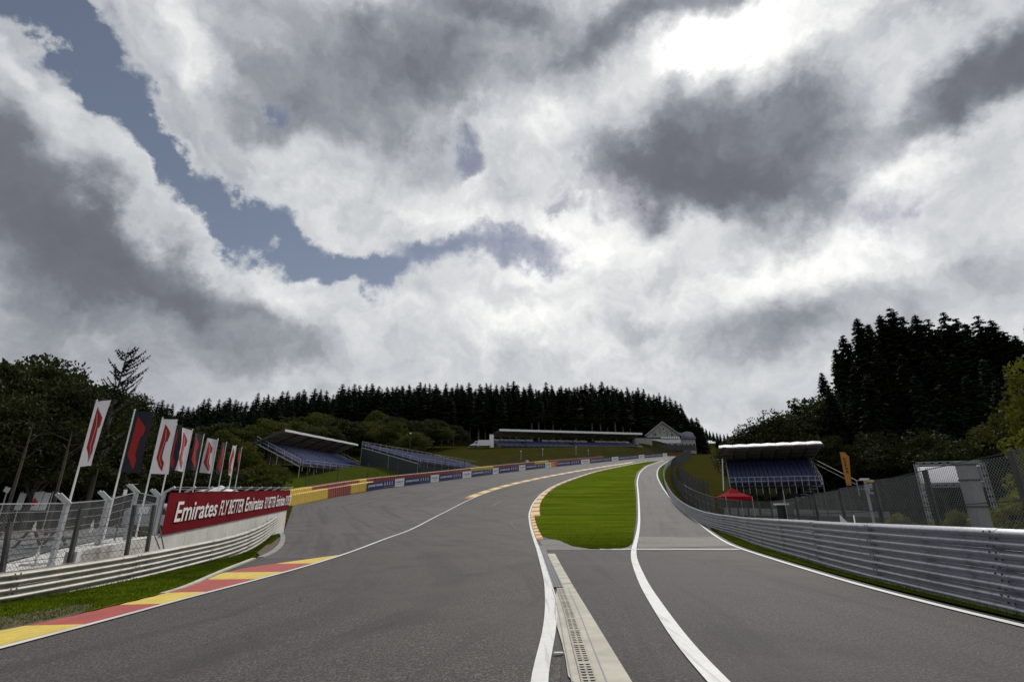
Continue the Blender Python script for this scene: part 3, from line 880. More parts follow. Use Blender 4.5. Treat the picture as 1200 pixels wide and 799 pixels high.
# ================================================================== impact barrier up the hill
PB = P_bar
bs = [PB.near(gp(*q).xy) for q in ((343, 593), (383, 585), (396, 582.5), (411, 580), (433, 576.5))]
def dirn(P, s):
    d = P.at(s + .5) - P.at(s - .5); return d.normalized()
def barrier_block(s, off, L, h, w, m, label, group=None, cat='barrier block'):
    p = P = PB.at(s, off); d = dirn(PB, s); a = math.atan2(d.y, d.x); z = float(ztrack(p.x, p.y)) + .03
    z2 = float(ztrack(*(PB.at(s + L / 2, off)))) + .03; z1 = float(ztrack(*(PB.at(s - L / 2, off)))) + .03
    pit = math.atan2(z2 - z1, L)
    root = thing('barrier_block', label, cat, (p.x, p.y, z), group); root.rotation_euler = (0, -pit, a)
    mb = MB(); q = .07
    pts = [(-w / 2, 0), (-w / 2, h - q), (-w / 2 + q, h), (w / 2 - q, h), (w / 2, h - q), (w / 2, 0)]
    mb.prism([Vector((-L / 2 + .015, y, zz)) for y, zz in pts], (L - .03, 0, 0)); mb.build('foam_body', m, root, local=True)
    mb = MB()
    for k in range(int(L / .5)):
        x = -L / 2 + .25 + k * .5
        mb.box((x, 0, h * .5 + .005), (.07, w + .02, h + .01))
    mb.build('strap', M_strap if m != M_yel else mat('strap_yellow', (.6, .42, .08), .6), root, local=True)['kind'] = 'stuff'
    return root
s = bs[0] - 1; i = 0
while s < bs[4]:
    L = 2.0; yel = s + 1 < bs[2] - 1.5 or s + 1 > bs[3] + 1
    first = s + 1 < bs[2]
    c = 'yellow' if yel else 'dark red'
    where = 'in the front row beyond the red banner' if first else ('in the front row just before the navy boards' if yel else 'in the middle front row below the grass bank')
    barrier_block(s + 1, -.6, L, 1.38, 1.1, M_yel if yel else M_redb, f'{c} foam barrier block standing {where}', f'{c} front row barrier blocks {where}')
    s += L
s = bs[0] - 1
end = PB.near(_bar[-1])
while s < end - 60:
    yel = s < bs[1] - 3 or bs[3] + 4 < s < bs[4] + 1 or (52 < s < 62) or (84 < s < 92)
    c = 'yellow' if yel else 'dark red'
    barrier_block(s + 1, -1.95, 2.0, 1.78, 1.2, M_yel if yel else M_redb, f'{c} foam barrier block in the taller back row behind the front row and boards', f'{c} back row barrier blocks')
    s += 2.0
# advertising boards: navy with white words, white ones between
tj, tjw, tjh = text_mesh('JOHNNIE WALKER', 1, 0, 1, .02, .006)
tk, tkw, tkh = text_mesh('KEEP WALKING', 1, 0, 1, .01, .006)
FIG = [[(-.04, .78), (.10, .78), (.10, .98), (-.04, .98)], [(-.14, .74), (.20, .74), (.20, .79), (-.14, .79)], [(-.10, .40), (.12, .42), (.16, .72), (-.06, .72)],
       [(.0, .42), (.13, .42), (.30, .02), (.20, .0)], [(-.10, .40), (.03, .42), (-.16, .0), (-.28, .03)], [(.12, .66), (.30, .46), (.27, .42), (.10, .58)], [(.27, .44), (.30, .46), (.44, .02), (.42, .02)]]
bl = [(433, 464), (464, 475), (475, 505), (505, 515), (515, 542.5), (542.5, 552), (552, 577), (577, 585), (585, 609), (609, 617), (617, 639.5), (639.5, 647), (651.5, 681), (681, 691), (691, 717), (717, 725.5), (725.5, 749), (749, 756), (756, 777), (777, 782)]
def bary(u): return float(np.interp(u, [433, 450, 520, 580, 640, 700, 745, 782], [576.3, 573, 564, 556, 548.5, 542.5, 538, 535]))
bands = 0
for i, (u0, u1) in enumerate(bl):
    s0, s1 = PB.near(gp(u0, bary(u0)).xy), PB.near(gp(u1, bary(u1)).xy)
    if s1 - s0 < .6: s1 = s0 + 2
    navy = (i % 2 == 0); hh = 1.28 if navy else 1.36
    a, b = PB.at(s0 + .05), PB.at(s1 - .05)
    za, zb = float(ztrack(*a)), float(ztrack(*b))
    A = Vector((*a, za + .05)); Bv = Vector((*b, zb + .05)); ux = (Bv - A); L = ux.length; ux.normalize()
    up = Vector((0, 0, 1)); nrm = ux.cross(up).normalized()
    order = ['nearest', 'second nearest', 'third nearest', 'fourth nearest', 'fifth nearest', 'fifth from the far end', 'fourth from the far end', 'third from the far end', 'second from the far end', 'farthest'][i // 2]
    lab = f'{order} navy advertising board with white lettering along the uphill barrier' if navy else f'{order} small white board set between navy boards along the uphill barrier'
    r = thing('advertising_board', lab, 'board', A, 'boards along the uphill barrier')
    mb = MB(); n = max(int(L / 4), 1)
    mb.prism([A, A + ux * L, A + ux * L + up * hh, A + up * hh], -nrm * .10); mb.build('panel', M_navy if navy else M_wboard, r)
    F = nrm * .012
    if navy:
        place_text('lettering', tj, A + F + ux * L * .04 + up * hh * .36, ux, up, r, M_ink, w=L * .50, h=hh * .36, dims=(tjw, tjh))
        for k in range(4):
            mb = MB(); o = A + F + ux * L * (.62 + .09 * k) + up * hh * .38
            for q in FIG: mb.poly([o + ux * (x * L * .075) + up * (y * hh * .52) for x, y in q])
            mb.build('striding_figure', M_ink, r)['kind'] = 'stuff'
        place_text('small_lettering', tk, A + F + ux * L * .60 + up * hh * .12, ux, up, r, M_grey, w=L * .36, h=hh * .14, dims=(tkw, tkh))
    else:
        for k, (y0, y1, x0, x1) in enumerate(((.52, .66, .12, .86), (.30, .38, .22, .76))):
            mb = MB(); mb.poly([A + F + ux * L * x0 + up * hh * y0, A + F + ux * L * x1 + up * hh * y0, A + F + ux * L * x1 + up * hh * y1, A + F + ux * L * x0 + up * hh * y1])
            mb.build('grey_band', M_grey, r)
p0 = PB.near(gp(647.3, 547.8).xy); a = PB.at(p0 + .3); b = PB.at(p0 + 4)
A = Vector((*a, float(ztrack(*a)) + .05)); ux = (Vector((*b, float(ztrack(*b)) + .05)) - A); L = ux.length; ux.normalize(); nrm = ux.cross(Vector((0, 0, 1))).normalized()
r = thing('marshal_panel', 'orange and red marshal panel between a white board and navy boards on the hill', 'panel', A)
mb = MB(); mb.prism([A, A + ux * L, A + ux * L + Vector((0, 0, 1.45)), A + Vector((0, 0, 1.45))], -nrm * .1); mb.build('panel', M_orange, r)
mb = MB(); mb.prism([A + nrm * .02 + ux * L * .35 + Vector((0, 0, .2)), A + nrm * .02 + ux * L * .6 + Vector((0, 0, .2)), A + nrm * .02 + ux * L * .6 + Vector((0, 0, 1.3)), A + nrm * .02 + ux * L * .35 + Vector((0, 0, 1.3))], nrm * .01); mb.build('red_stripe', M_refl, r)

# ================================================================== fences
def chain_link(mb, p0, p1, za0, za1, h, sp, r):
    """diamond wires on the panel from p0 to p1 (xy), bottom heights za0/za1"""
    p0 = Vector(p0); p1 = Vector(p1); L = (p1 - p0).length
    if L < .1: return
    def P3(x, y):
        t = x / L; q = p0.lerp(p1, t); return Vector((q.x, q.y, za0 * (1 - t) + za1 * t + y))
    n = (p1 - p0).normalized(); nn = Vector((n.y, -n.x, 0))
    c = -h
    while c < L:
        for sgn in (1, -1):
            # line y = sgn*(x - c) (+h for the falling one)
            x0, x1 = max(c, 0), min(c + h, L)
            if x1 - x0 < .02: continue
            y0, y1 = (x0 - c, x1 - c) if sgn > 0 else (h - (x0 - c), h - (x1 - c))
            a, b = P3(x0, y0), P3(x1, y1); k = len(mb.v)
            d = (b - a).normalized(); s = d.cross(nn).normalized()
            for p in (a, b):
                for ang in (0, 2.094, 4.189):
                    q = p + nn * (r * math.cos(ang)) + s * (r * math.sin(ang)); mb.v.append((q.x, q.y, q.z))
            for i in range(3):
                j = (i + 1) % 3; mb.f.append([k + i, k + j, k + 3 + j, k + 3 + i]); mb.m.append(0)
        c += sp
# right debris fence
fo = 1.7
froot = thing('wire_fence', 'tall chain-link debris fence on dark steel posts behind the right guardrail', 'fence', (*PR.at(0, fo), 0))
def frh(s):
    return float(np.interp(s - 11, [0, 9, 18, 30, 60, 100], [2.9, 2.75, 2.35, 2.1, 2.35, 2.4]))
s = .6
while s < PR.L - 1:
    y = PR.at(s).y; sp, rr_ = (.085, .0036) if y < 22 else ((.18, .0048) if y < 45 else (.42, .016))
    st = 3.0 if y < 60 else 5.0
    e = min(s + st, PR.L)
    p, q = PR.at(s, fo), PR.at(e, fo); zp, zq = zl(*p), zl(*q)
    hp = frh(s)
    mb = MB(); chain_link(mb, p, q, zp, zq, (hp + frh(e)) / 2, sp, rr_); mb.build('wire_mesh', M_wired if y > 30 else mat('wire_grey', (.26, .265, .27), .5, .1, 3, metal=.3), froot)['kind'] = 'stuff'
    mb = MB(); w = .09 if y < 60 else .14; mb.box((p.x, p.y, zp + hp / 2), (w, w, hp)); mb.build('post', M_post, froot)
    for f in (.33, .66, 1.0):
        if y < 70:
            mb = MB(); mb.tube((p.x, p.y, zp + hp * f), (q.x, q.y, zq + frh(e) * f), .009 + .0002 * y, n=4); mb.build('tension_wire', M_post, froot)
    s = e
# second, denser netting fence higher up the slope beside the pit exit road
n2 = [gp(*q).xy for q in ((834, 588), (818, 574), (803, 560), (793, 548), (786, 540), (790, 535))]
PN = Path([PR.at(s_, 3.2) for s_ in np.linspace(PR.near(gp(800, 598).xy), PR.L, 8)] , fwd=45)
nr = thing('netting_fence', 'dark green netting fence climbing the slope behind the far right guardrail', 'fence', (*PN.at(0), 0))
s = 0
while s < PN.L - 4:
    p, q = PN.at(s), PN.at(s + 4); zp, zq = zl(*p), zl(*q)
    mb = MB(); chain_link(mb, p, q, zp, zq, 3.4, .30, .012); mb.build('wire_mesh', M_wired, nr)['kind'] = 'stuff'
    mb = MB(); mb.tube((p.x, p.y, zp - .2), (p.x, p.y, zp + 3.6), .06, n=6); mb.build('post', M_post, nr)
    s += 4
# tall thin poles and netting on the bank behind the boards
fb = thing('netting_fence', 'tall thin-poled netting fence on the grass bank behind the navy boards', 'fence', (*PB.at(60, -3), 0))
for s in np.arange(8, PB.L - 6, 7.5):
    p, q = PB.at(s, -3.2), PB.at(s + 7.5, -3.2); zp, zq = zl(*p), zl(*q); H = 4.2
    mb = MB(); mb.tube((p.x, p.y, zp - .2), (p.x, p.y, zp + H), .07, n=5); mb.build('pole', M_post, fb)
    mb = MB(); chain_link(mb, p, q, zp, zq, H - .2, .75, .014); mb.build('wire_mesh', M_wired, fb)['kind'] = 'stuff'

# concrete column with straps beside the near right fence
b0 = atY(1151, 618, 12.2); b0.z = zl(b0.x, b0.y); top = atY(1132, 541, 12.2)
cr_ = thing('concrete_column', 'leaning grey concrete column with dark straps behind the near right fence', 'column', b0)
mb = MB(); w = .27
tpos = Vector((b0.x + .02, b0.y, top.z)); mb.beam(b0 - Vector((0, 0, .2)), tpos, w, w); mb.build('shaft', M_concg, cr_)
for f in (.16, .40, .62, .84, .97):
    q = b0.lerp(tpos, f); mb = MB(); mb.box(q, (w + .03, w + .03, .035)); mb.build('strap', M_dark, cr_)
# video screen panel on truss legs
def lattice(mb, a, b, w, step=.22, r=.009):
    a = Vector(a); b = Vector(b); d = (b - a); L = d.length; d.normalize()
    x = (Vector((0, 1, 0)) if abs(d.y) < .9 else Vector((1, 0, 0))).cross(d).normalized(); y = d.cross(x)
    cs = [x * w / 2 + y * w / 2, x * -w / 2 + y * w / 2, x * -w / 2 - y * w / 2, x * w / 2 - y * w / 2]
    for c in cs: mb.beam(a + c, b + c, r * 1.6)
    n = max(int(L / step), 1)
    for i in range(n):
        p = a + d * (L * i / n); q = a + d * (L * (i + 1) / n)
        for j in range(4): mb.beam(p + cs[j], q + cs[(j + 1) % 4], r)
def sc_pt(u, v, Y=19.0): return atY(u, v, Y)
TL, TR, BL = sc_pt(1074, 547), sc_pt(1149, 538.5, 18.2), sc_pt(1082, 568)
scr = thing('screen_panel', 'white panel screen in a lattice truss frame raised on legs behind the right fence', 'screen', (TL.x + 1.3, 18.8, zl(TL.x, 19)))
ztop, zbot = TL.z, BL.z - .05
A = Vector((TL.x, 19.0, 0)); Bq = Vector((TR.x, 18.2, 0)); zt = (TL.z + TR.z) / 2
mb = MB(); mb.prism([A + Vector((.1, 0, zbot + .1)), Bq + Vector((-.1, 0, zbot + .1)), Bq + Vector((-.1, 0, zt - .1)), A + Vector((.1, 0, zt - .1))], (0, .12, 0)); mb.build('panel', M_screen, scr)
for nm, a, b in (('truss', A + Vector((0, 0, zt)), Bq + Vector((0, 0, zt))), ('truss', A + Vector((0, 0, zbot)), Bq + Vector((0, 0, zbot))), ('truss_leg', A + Vector((0, 0, zl(A.x, 19))), A + Vector((0, 0, zt))), ('truss_leg', Bq + Vector((0, 0, zl(Bq.x, 18))), Bq + Vector((0, 0, zt)))):
    mb = MB(); lattice(mb, a, b, .10); mb.build(nm, M_postl, scr)
mb = MB(); mb.box((Bq.x - .35, 18.15, zt - .4), (.45, .04, .5), .2); mb.build('number_plate', M_grey, scr)
for uu in (1100, 1118):
    q = atY(uu, 590, 18.9); gz = zl(q.x, q.y)
    mb = MB(); mb.box((q.x, q.y, gz + .55), (.22, .22, 1.1)); mb.build('ballast_block', M_concg, scr)
# marshal light box
p = atY(1017, 580, 20); gz = zl(p.x, p.y)
ml = thing('signal_post', 'small post with pale lamp boxes and yellow marker behind the right fence', 'signal', (p.x, p.y, gz))
mb = MB(); mb.tube((p.x, p.y, gz), (p.x, p.y, atY(1017, 563, 20).z), .05); mb.build('post', M_postl, ml)
for (u, v, w, h, m) in ((1013, 562, .30, .08, M_wboard), (1019, 564, .26, .08, M_kyel), (1020, 569, .26, .16, M_galv), (1016, 573, .12, .26, M_galv), (1021, 578, .28, .07, M_galv)):
    q = atY(u, v, 19.95); mb = MB(); mb.box(q, (w, .12, h)); mb.build('lamp_box', m, ml)
# white folded sheets just behind the rail
for (u0, u1, lab) in ((983, 997, 'larger white triangular sheet sticking up behind the right guardrail'), (999, 1003, 'small white spike of sheet right of the larger one behind the right guardrail')):
    p = atY((u0 + u1) / 2, 613, 16); gz = zl(p.x, p.y)
    a, b, c = atY(u0, 616, 16), atY(u1, 616, 15.8), atY(u0 + 2, 604, 16.1)
    mb = MB(); mb.prism([Vector((a.x, a.y, gz)), Vector((b.x, b.y, gz)), Vector((b.x, b.y, b.z)), c], (0, .05, 0)); tag(mb.build('folded_sheet', M_whitep, None, loc=(p.x, p.y, gz)), lab, 'sheet')
# bin with white lid
p = atY(919, 612, 27); gz = zl(p.x, p.y)
bn = thing('bin', 'dark bin with pale lid standing behind the right guardrail', 'bin', (p.x, p.y, gz))
q = atY(919, 592, 27); mb = MB(); mb.box((p.x + .15, p.y, (gz + q.z) / 2), (.55, .55, q.z - gz)); mb.build('body', M_black, bn)
mb = MB(); mb.box((p.x, p.y, q.z + .04), (.5, .6, .08)); mb.build('lid', M_whitep, bn)
mb = MB(); mb.beam((p.x, p.y - .4, gz), (p.x, p.y - .4, q.z + .7), .03); mb.build('pole', M_postl, bn)

# ---------------------------------------------------------------- paved service areas behind the fences
flat_poly('service_path', [(15.5, 31), (22, 48), (24.5, 46), (21, 33), (18.5, 28.5)], .055, M_conc2, zf=zland, sub=3)
pth = [Vector((13.5, 30)), Vector((18, 44)), Vector((26, 56)), Vector((45, 58)), Vector((45, 50)), Vector((30, 46)), Vector((20, 36)), Vector((17, 29))]
flat_poly('service_path', pth, .04, M_path, zf=zland, sub=4)

# ================================================================== left: wall, banner, fence
W0 = Vector((-12.9, 19.4)); 
w1 = atY(339, 577, 37.0); W1 = Vector((w1.x, 37.0)) 
bu0 = atY(192, 600, 19.4); W0 = Vector((bu0.x, 19.4))
zt0, zt1 = atY(207, 577.5, 19.4).z, atY(338, 574.5, 37).z
zb0, zb1 = atY(192, 627.5, 19.4).z, atY(338, 597.5, 37).z
wd = (W1 - W0); wl = wd.length; wu = Vector((wd.x, wd.y, 0)).normalized(); wn_ = Vector((wu.y, -wu.x, 0))
print('banner', W0, W1, zt0, zt1, zb0, zb1)
wall = thing('concrete_wall', 'low white concrete wall under the red banner on the left', 'wall', (W0.x, W0.y, zl(*W0)))
npan = 8
for i in range(npan + 2):
    t0, t1 = (i - 2) / npan, (i - 1) / npan
    def zz(t, a, b): return a + (b - a) * t
    a = W0 + wd * t0; b = W0 + wd * t1 - wd.normalized() * .03
    A = Vector((a.x, a.y, min(zl(*a), 0) - .6)); Bq = Vector((b.x, b.y, min(zl(*b), 0) - .6))
    ta = Vector((a.x, a.y, zz(max(t0, 0), zb0, zb1) - .005)); tb = Vector((b.x, b.y, zz(max(t1, 0), zb0, zb1) - .005))
    if i < 2: ta.z -= .12 * (2 - i); tb.z -= .12 * (1 - i)
    mb = MB(); mb.prism([A, Bq, tb, ta], -wn_ * .3); mb.build('wall_panel', M_conc2, wall)
ban = thing('banner', 'long dark red banner with repeated white lettering on the left wall', 'banner', (W0.x, W0.y, zb0))
A0 = Vector((W0.x, W0.y, zb0)); A1 = Vector((W1.x, W1.y, zb1)); T0 = Vector((W0.x, W0.y, zt0)); T1 = Vector((W1.x, W1.y, zt1))
# cloth as a gently wavy grid
NX, NY = 90, 8
tt = np.linspace(0, 1, NX)[None, :]; vv = np.linspace(0, 1, NY)[:, None]
bx = W0.x + wd.x * tt + 0 * vv; by = W0.y + wd.y * tt + 0 * vv
wv = .02 * np.sin(tt * 52) * np.sin(vv * 3.1) + .06
bz = (zb0 + (zb1 - zb0) * tt) * (1 - vv) + (zt0 + (zt1 - zt0) * tt) * vv
bm_o = grid_mesh('cloth', bx + wn_.x * wv, by + wn_.y * wv, bz, M_banner, kind=None)
bm_o.parent = ban; bm_o.location = -Vector(ban.location)
te, tew, teh = text_mesh('Emirates', 1, .10, 1, .012, .004)
tf, tfw, tfh = text_mesh('FLY BETTER', 1, .22, 1, .008, .004)
def ban_text(nm, me, dims, t0, t1, v0, v1):
    me2 = me.copy(); n = len(me2.vertices); co = np.empty(n * 3, np.float32); me2.vertices.foreach_get('co', co); co = co.reshape(-1, 3)
    t = t0 + (t1 - t0) * co[:, 0] / dims[0]; v = v0 + (v1 - v0) * co[:, 1] / dims[1]
    x = W0.x + wd.x * t + wn_.x * (.105 + co[:, 2]); y = W0.y + wd.y * t + wn_.y * (.105 + co[:, 2])
    z = (zb0 + (zb1 - zb0) * t) * (1 - v) + (zt0 + (zt1 - zt0) * t) * v
    P = np.stack([x, y, z], 1) - np.array(wloc(ban)); me2.vertices.foreach_set('co', P.astype(np.float32).ravel()); me2.update()
    me2.materials.clear(); me2.materials.append(M_ink)
    o = bpy.data.objects.new(nm, me2); COL.objects.link(o); o.parent = ban
def tof(u):
    """place along the banner seen at picture column u"""
    d = pxdir(u, 600); k = d.x / d.y
    return (k * W0.y - W0.x) / (wd.x - k * wd.y)
for a, b, c, d in ((202.5, 251, 254, 281.5), (284, 304.5, 306.5, 319), (320.5, 330, 331, 337.5)):
    ban_text('large_lettering', te, (tew, teh), tof(a), tof(b), .26, .77); ban_text('slanted_lettering', tf, (tfw, tfh), tof(c), tof(d), .26, .72)
# fence of posts with angled tops carrying the banner, running on to the left
lf = thing('wire_fence', 'tall galvanised wire fence with angled post tops behind the left guardrail and banner', 'fence', (W0.x, W0.y, zl(*W0)))
posts = []
for i in range(11): 
    t = i / 10; p = W0 + wd * t - Vector((wn_.x, wn_.y)) * .12; posts.append((p, zt0 + (zt1 - zt0) * t + .02))
pw = [(187, 583, 21.5), (160, 577, 22.0), (127, 586, 20.0), (79, 590, 17.5)]
extra = []
for u, v, Y in pw:
    q = atY(u, v, Y); extra.append((q.xy, q.z))
for k, (p, zt) in enumerate(posts + extra):
    gz = zl(*p); mb = MB(); w = .10 if k < 11 else .13
    mb.box((p.x, p.y, (gz + zt) / 2 - .1), (w, w, zt - gz + .2)); mb.build('post', M_postl, lf)
    mb = MB(); arm = Vector((-.34, -.12, .30)) if k > 10 else wn_ * .32 + Vector((0, 0, .18))
    mb.beam(Vector((p.x, p.y, zt - .02)), Vector((p.x, p.y, zt)) + arm, w * .8); 
    if k > 10: mb.beam(Vector((p.x + .12, p.y, zt - .02)), Vector((p.x + .12, p.y, zt)) + arm, w * .6)
    mb.build('angled_top', M_postl, lf)
chain = [extra[3], extra[2], extra[1], extra[0], posts[0]]
q = atY(-60, 600, 13.0); chain = [(q.xy, chain[0][1] - .1)] + chain
for (p, zp), (q, zq) in zip(chain[:-1], chain[1:]):
    gp0, gq0 = zl(*p), zl(*q)
    mb = MB(); chain_link(mb, p, q, gp0, gq0, (zp + zq - gp0 - gq0) / 2, .12, .0035); mb.build('wire_mesh', M_wire, lf)['kind'] = 'stuff'
    for f in (0, .12, .25, .38, .5, .62, .75, .88, 1.0):
        mb = MB(); mb.tube((p.x, p.y, gp0 + (zp - gp0) * (.1 + .9 * f)), (q.x, q.y, gq0 + (zq - gq0) * (.1 + .9 * f)), .022 if f in (1.0,) else .009, n=4); mb.build('tension_wire', M_postl, lf)
# top scallops of wire above the banner
mb = MB()
for i in range(10):
    (p, zp), (q, zq) = posts[i], posts[i + 1]
    a = Vector((p.x, p.y, zp)) + wn_ * .3 + Vector((0, 0, .17)); b = Vector((q.x, q.y, zq)) + wn_ * .3 + Vector((0, 0, .17))
    for h in (0, .08): mb.tube(a - Vector((0, 0, h)) - wn_ * h * 1.5, b - Vector((0, 0, h)) - wn_ * h * 1.5, .012, n=4)
mb.build('top_wire', M_postl, lf)['kind'] = 'stuff'
# second, nearer fence of dark posts close behind the guardrail
df = thing('post_and_wire_fence', 'lower fence of dark leaning posts and thin wires right behind the left guardrail', 'fence', (-13, 15, -.4))
dp = []
for (ub, vb, ut, vt, Y) in ((-70, 690, -52, 600, 12.6), (2, 672, 12, 612, 13.6), (80, 664, 95, 597, 14.9), (147, 656, 158, 592, 16.6), (171, 652, 181, 592, 17.4)):
    a, b = atY(ub, vb, Y), atY(ut, vt, Y); a = Vector((a.x - (0), a.y, a.z)); dp.append((a, b))
    g0 = zl(a.x, a.y); d = (b - a) / (b.z - a.z); foot = a + d * (g0 - .1 - a.z)
    mb = MB(); mb.beam(foot, b, .09, .09); mb.build('post', M_post, df)
for (a, b), (c, d) in zip(dp[:-1], dp[1:]):
    for f in np.linspace(.02, .97, 7):
        mb = MB(); mb.tube(a.lerp(b, f), c.lerp(d, f), .008, n=4); mb.build('wire', M_post, df)
    g0, g1 = zl(a.x, a.y), zl(c.x, c.y)
    mb = MB(); chain_link(mb, a.xy, c.xy, g0, g1, max(b.z - g0, .5) * .96, .16, .0035); mb.build('wire_mesh', M_post, df)['kind'] = 'stuff'
q = dp[-1][1]; mb = MB(); mb.box(q + Vector((-.25, -.09, -.16)), (.32, .02, .22)); mb.build('white_plate', M_whitep, df)
for (u0, v0, u1, v1) in ((181, 627, 187, 643), (186, 613, 192, 643)):
    mb = MB(); mb.tube(atY(u0, v0, 18.6), atY(u1, v1, 18.2), .02); mb.build('brace_wire', M_post, df)
# concrete apron and service ground
ap = [atZ(*q, -.25).xy for q in ((190, 617), (132, 633), (78, 645), (64, 668), (120, 672), (205, 655))]
flat_poly('concrete_apron', [(-12.9, 19), (-13.6, 17), (-14.2, 14), (-17.5, 14.5), (-18.6, 19.5), (-21.5, 26), (-24, 33), (-19.5, 33), (-16.0, 27)], .05, M_conc2, zf=zland, sub=3)
flat_poly('service_road', [(-14.4, 10), (-60, 18), (-75, 36), (-60, 44), (-30, 42), (-24.4, 34), (-21.8, 26), (-18.8, 19.5), (-17.6, 14.3), (-14.5, 13.2)], .045, M_path, zf=zland, sub=4)

# ---------------------------------------------------------------- ten flags
LOGO = [(.20, .09), (.45, .17), (.74, .27), (.70, .40), (.56, .43), (.56, .71), (.76, .80), (.70, .95), (.38, .84), (.12, .72), (.15, .45)]
LINE = [(.34, .20), (.45, .36), (.44, .43), (.34, .70), (.62, .86)]
fl = [((113.5, 470), 'w', 15, 1.0, 75, (126, 470)), ((158, 481), 'b', 23, 1, 70, None), ((190.5, 490.5), 'w', 18, 1, 62, None), ((207, 498), 'b', 8, 1, 52, None), ((225.5, 504), 'w', -11, 1, 47, None),
      ((239, 510), 'b', -11, 1, 40, None), ((255.5, 515), 'w', -13, 1, 38, None), ((265.5, 519), 'r', -5, 1, 35, None), ((277, 522.5), 'w', -4, 1, 33, None), ((283.5, 525), 'r', -2, 1, 30, None)]
names = {'w': 'white flag with a red curved emblem', 'b': 'black flag with a red curved emblem', 'r': 'narrow dark red flag seen nearly edge on'}
flab = ['tallest and leftmost white flag with a long red emblem', 'black flag with red emblem second from the left', 'white flag with red emblem third from the left', 'narrow black flag with red emblem between two white flags, fourth from the left',
        'white flag hanging left of its pole, fifth from the left', 'black flag with red emblem hanging left of its pole, sixth from the left', 'white flag with small sharp red emblem, fourth from the right of the row',
        'narrow dark flag with red streak, third from the right of the row', 'very narrow white flag, second from the right of the row', 'thin dark red flag seen edge on, rightmost of the row']
for i, ((u, v), kind, wpx, _, hpx, _x) in enumerate(fl):
    zg = -.3 + i * .09; zt = zg + 6.6
    T = atZ(u, v, zt); gz = zl(T.x, T.y)
    r = thing('flag', flab[i], 'flag', (T.x, T.y, gz), 'racing flags on white poles behind the left fence')
    mb = MB(); mb.tube((T.x, T.y, gz - .1), (T.x, T.y, zt), .045, .03, 8); mb.build('pole', M_whitep, r)
    mb = MB(); mb.tube((T.x, T.y, zt), (T.x, T.y, zt + .06), .05, .02, 8); mb.build('finial', M_postl, r)
    H = hpx / 600 * T.y * 1.02; Wf = 1.0
    # horizontal direction of the cloth: its seen width fixes how far it is turned
    wx = wpx / 600 * T.y; H = max(min(H, 3.0), 2.4); 
    wx = max(min(wx, .97), -.97); dy = -math.sqrt(1 - wx * wx) * (1 if i != 3 else -1)
    # keep the pole-relative shift of the ray in mind (turning changes depth, so the seen width too)
    kx = T.x / T.y; best = min(np.linspace(0, 2 * math.pi, 721), key=lambda a: abs((T.x + math.cos(a)) / (T.y + math.sin(a)) * 597 - kx * 597 - wpx) + (0.6 if math.sin(a) > 0 else 0))
    hx = Vector((math.cos(best), math.sin(best), 0)); hn = Vector((hx.y, -hx.x, 0))
    flip = hn.dot(Vector((T.x, T.y, 0))) > 0
    def fp(a, b, o=0): 
        s_ = math.sin(a * 5 + b * 4 + i) * .05 * a * (1 + b) + math.sin(b * 7 + i * 2) * .03 * a
        return Vector((T.x, T.y, zt - .05)) + hx * (a * Wf + .04) - Vector((0, 0, 1)) * (b * H + .05 * a * math.sin(i)) + hn * (s_ + o)
    NXf, NYf = 8, 14
    mb = MB()
    for a in range(NXf):
        for b in range(NYf): mb.poly([fp(a / NXf, b / NYf), fp((a + 1) / NXf, b / NYf), fp((a + 1) / NXf, (b + 1) / NYf), fp(a / NXf, (b + 1) / NYf)])
    mb.build('cloth', {'w': M_flagw, 'b': M_flagb, 'r': M_flagb}[kind], r)
    for sd_ in (1, -1):
        def lg(pt, o):
            x, y = pt; x = x if wpx > 0 else 1 - x
            return fp(x * .92 + .04 * 0 + .04, y, o * sd_)
        mb = MB(); bm = bmesh.new(); vs = [bm.verts.new((x, y, 0)) for x, y in LOGO]; bm.faces.new(vs)
        bmesh.ops.triangulate(bm, faces=bm.faces[:])
        for _ in range(3):
            bmesh.ops.subdivide_edges(bm, edges=bm.edges[:], cuts=1); bmesh.ops.triangulate(bm, faces=bm.faces[:])
        for f_ in bm.faces: mb.poly([lg((w_.co.x, w_.co.y), .014) for w_ in f_.verts])
        bm.free(); mb.build('emblem', M_flagr, r)
        if kind == 'w':
            mb = MB()
            for (x0, y0), (x1, y1) in zip(LINE[:-1], LINE[1:]):
                for k in range(4):
                    p_ = (x0 + (x1 - x0) * k / 4, y0 + (y1 - y0) * k / 4); q_ = (x0 + (x1 - x0) * (k + 1) / 4, y0 + (y1 - y0) * (k + 1) / 4)
                    mb.poly([lg(p_, .022), lg(q_, .022), lg((q_[0] + .02, q_[1]), .022), lg((p_[0] + .02, p_[1]), .022)])
            mb.build('emblem_line', M_ink, r)

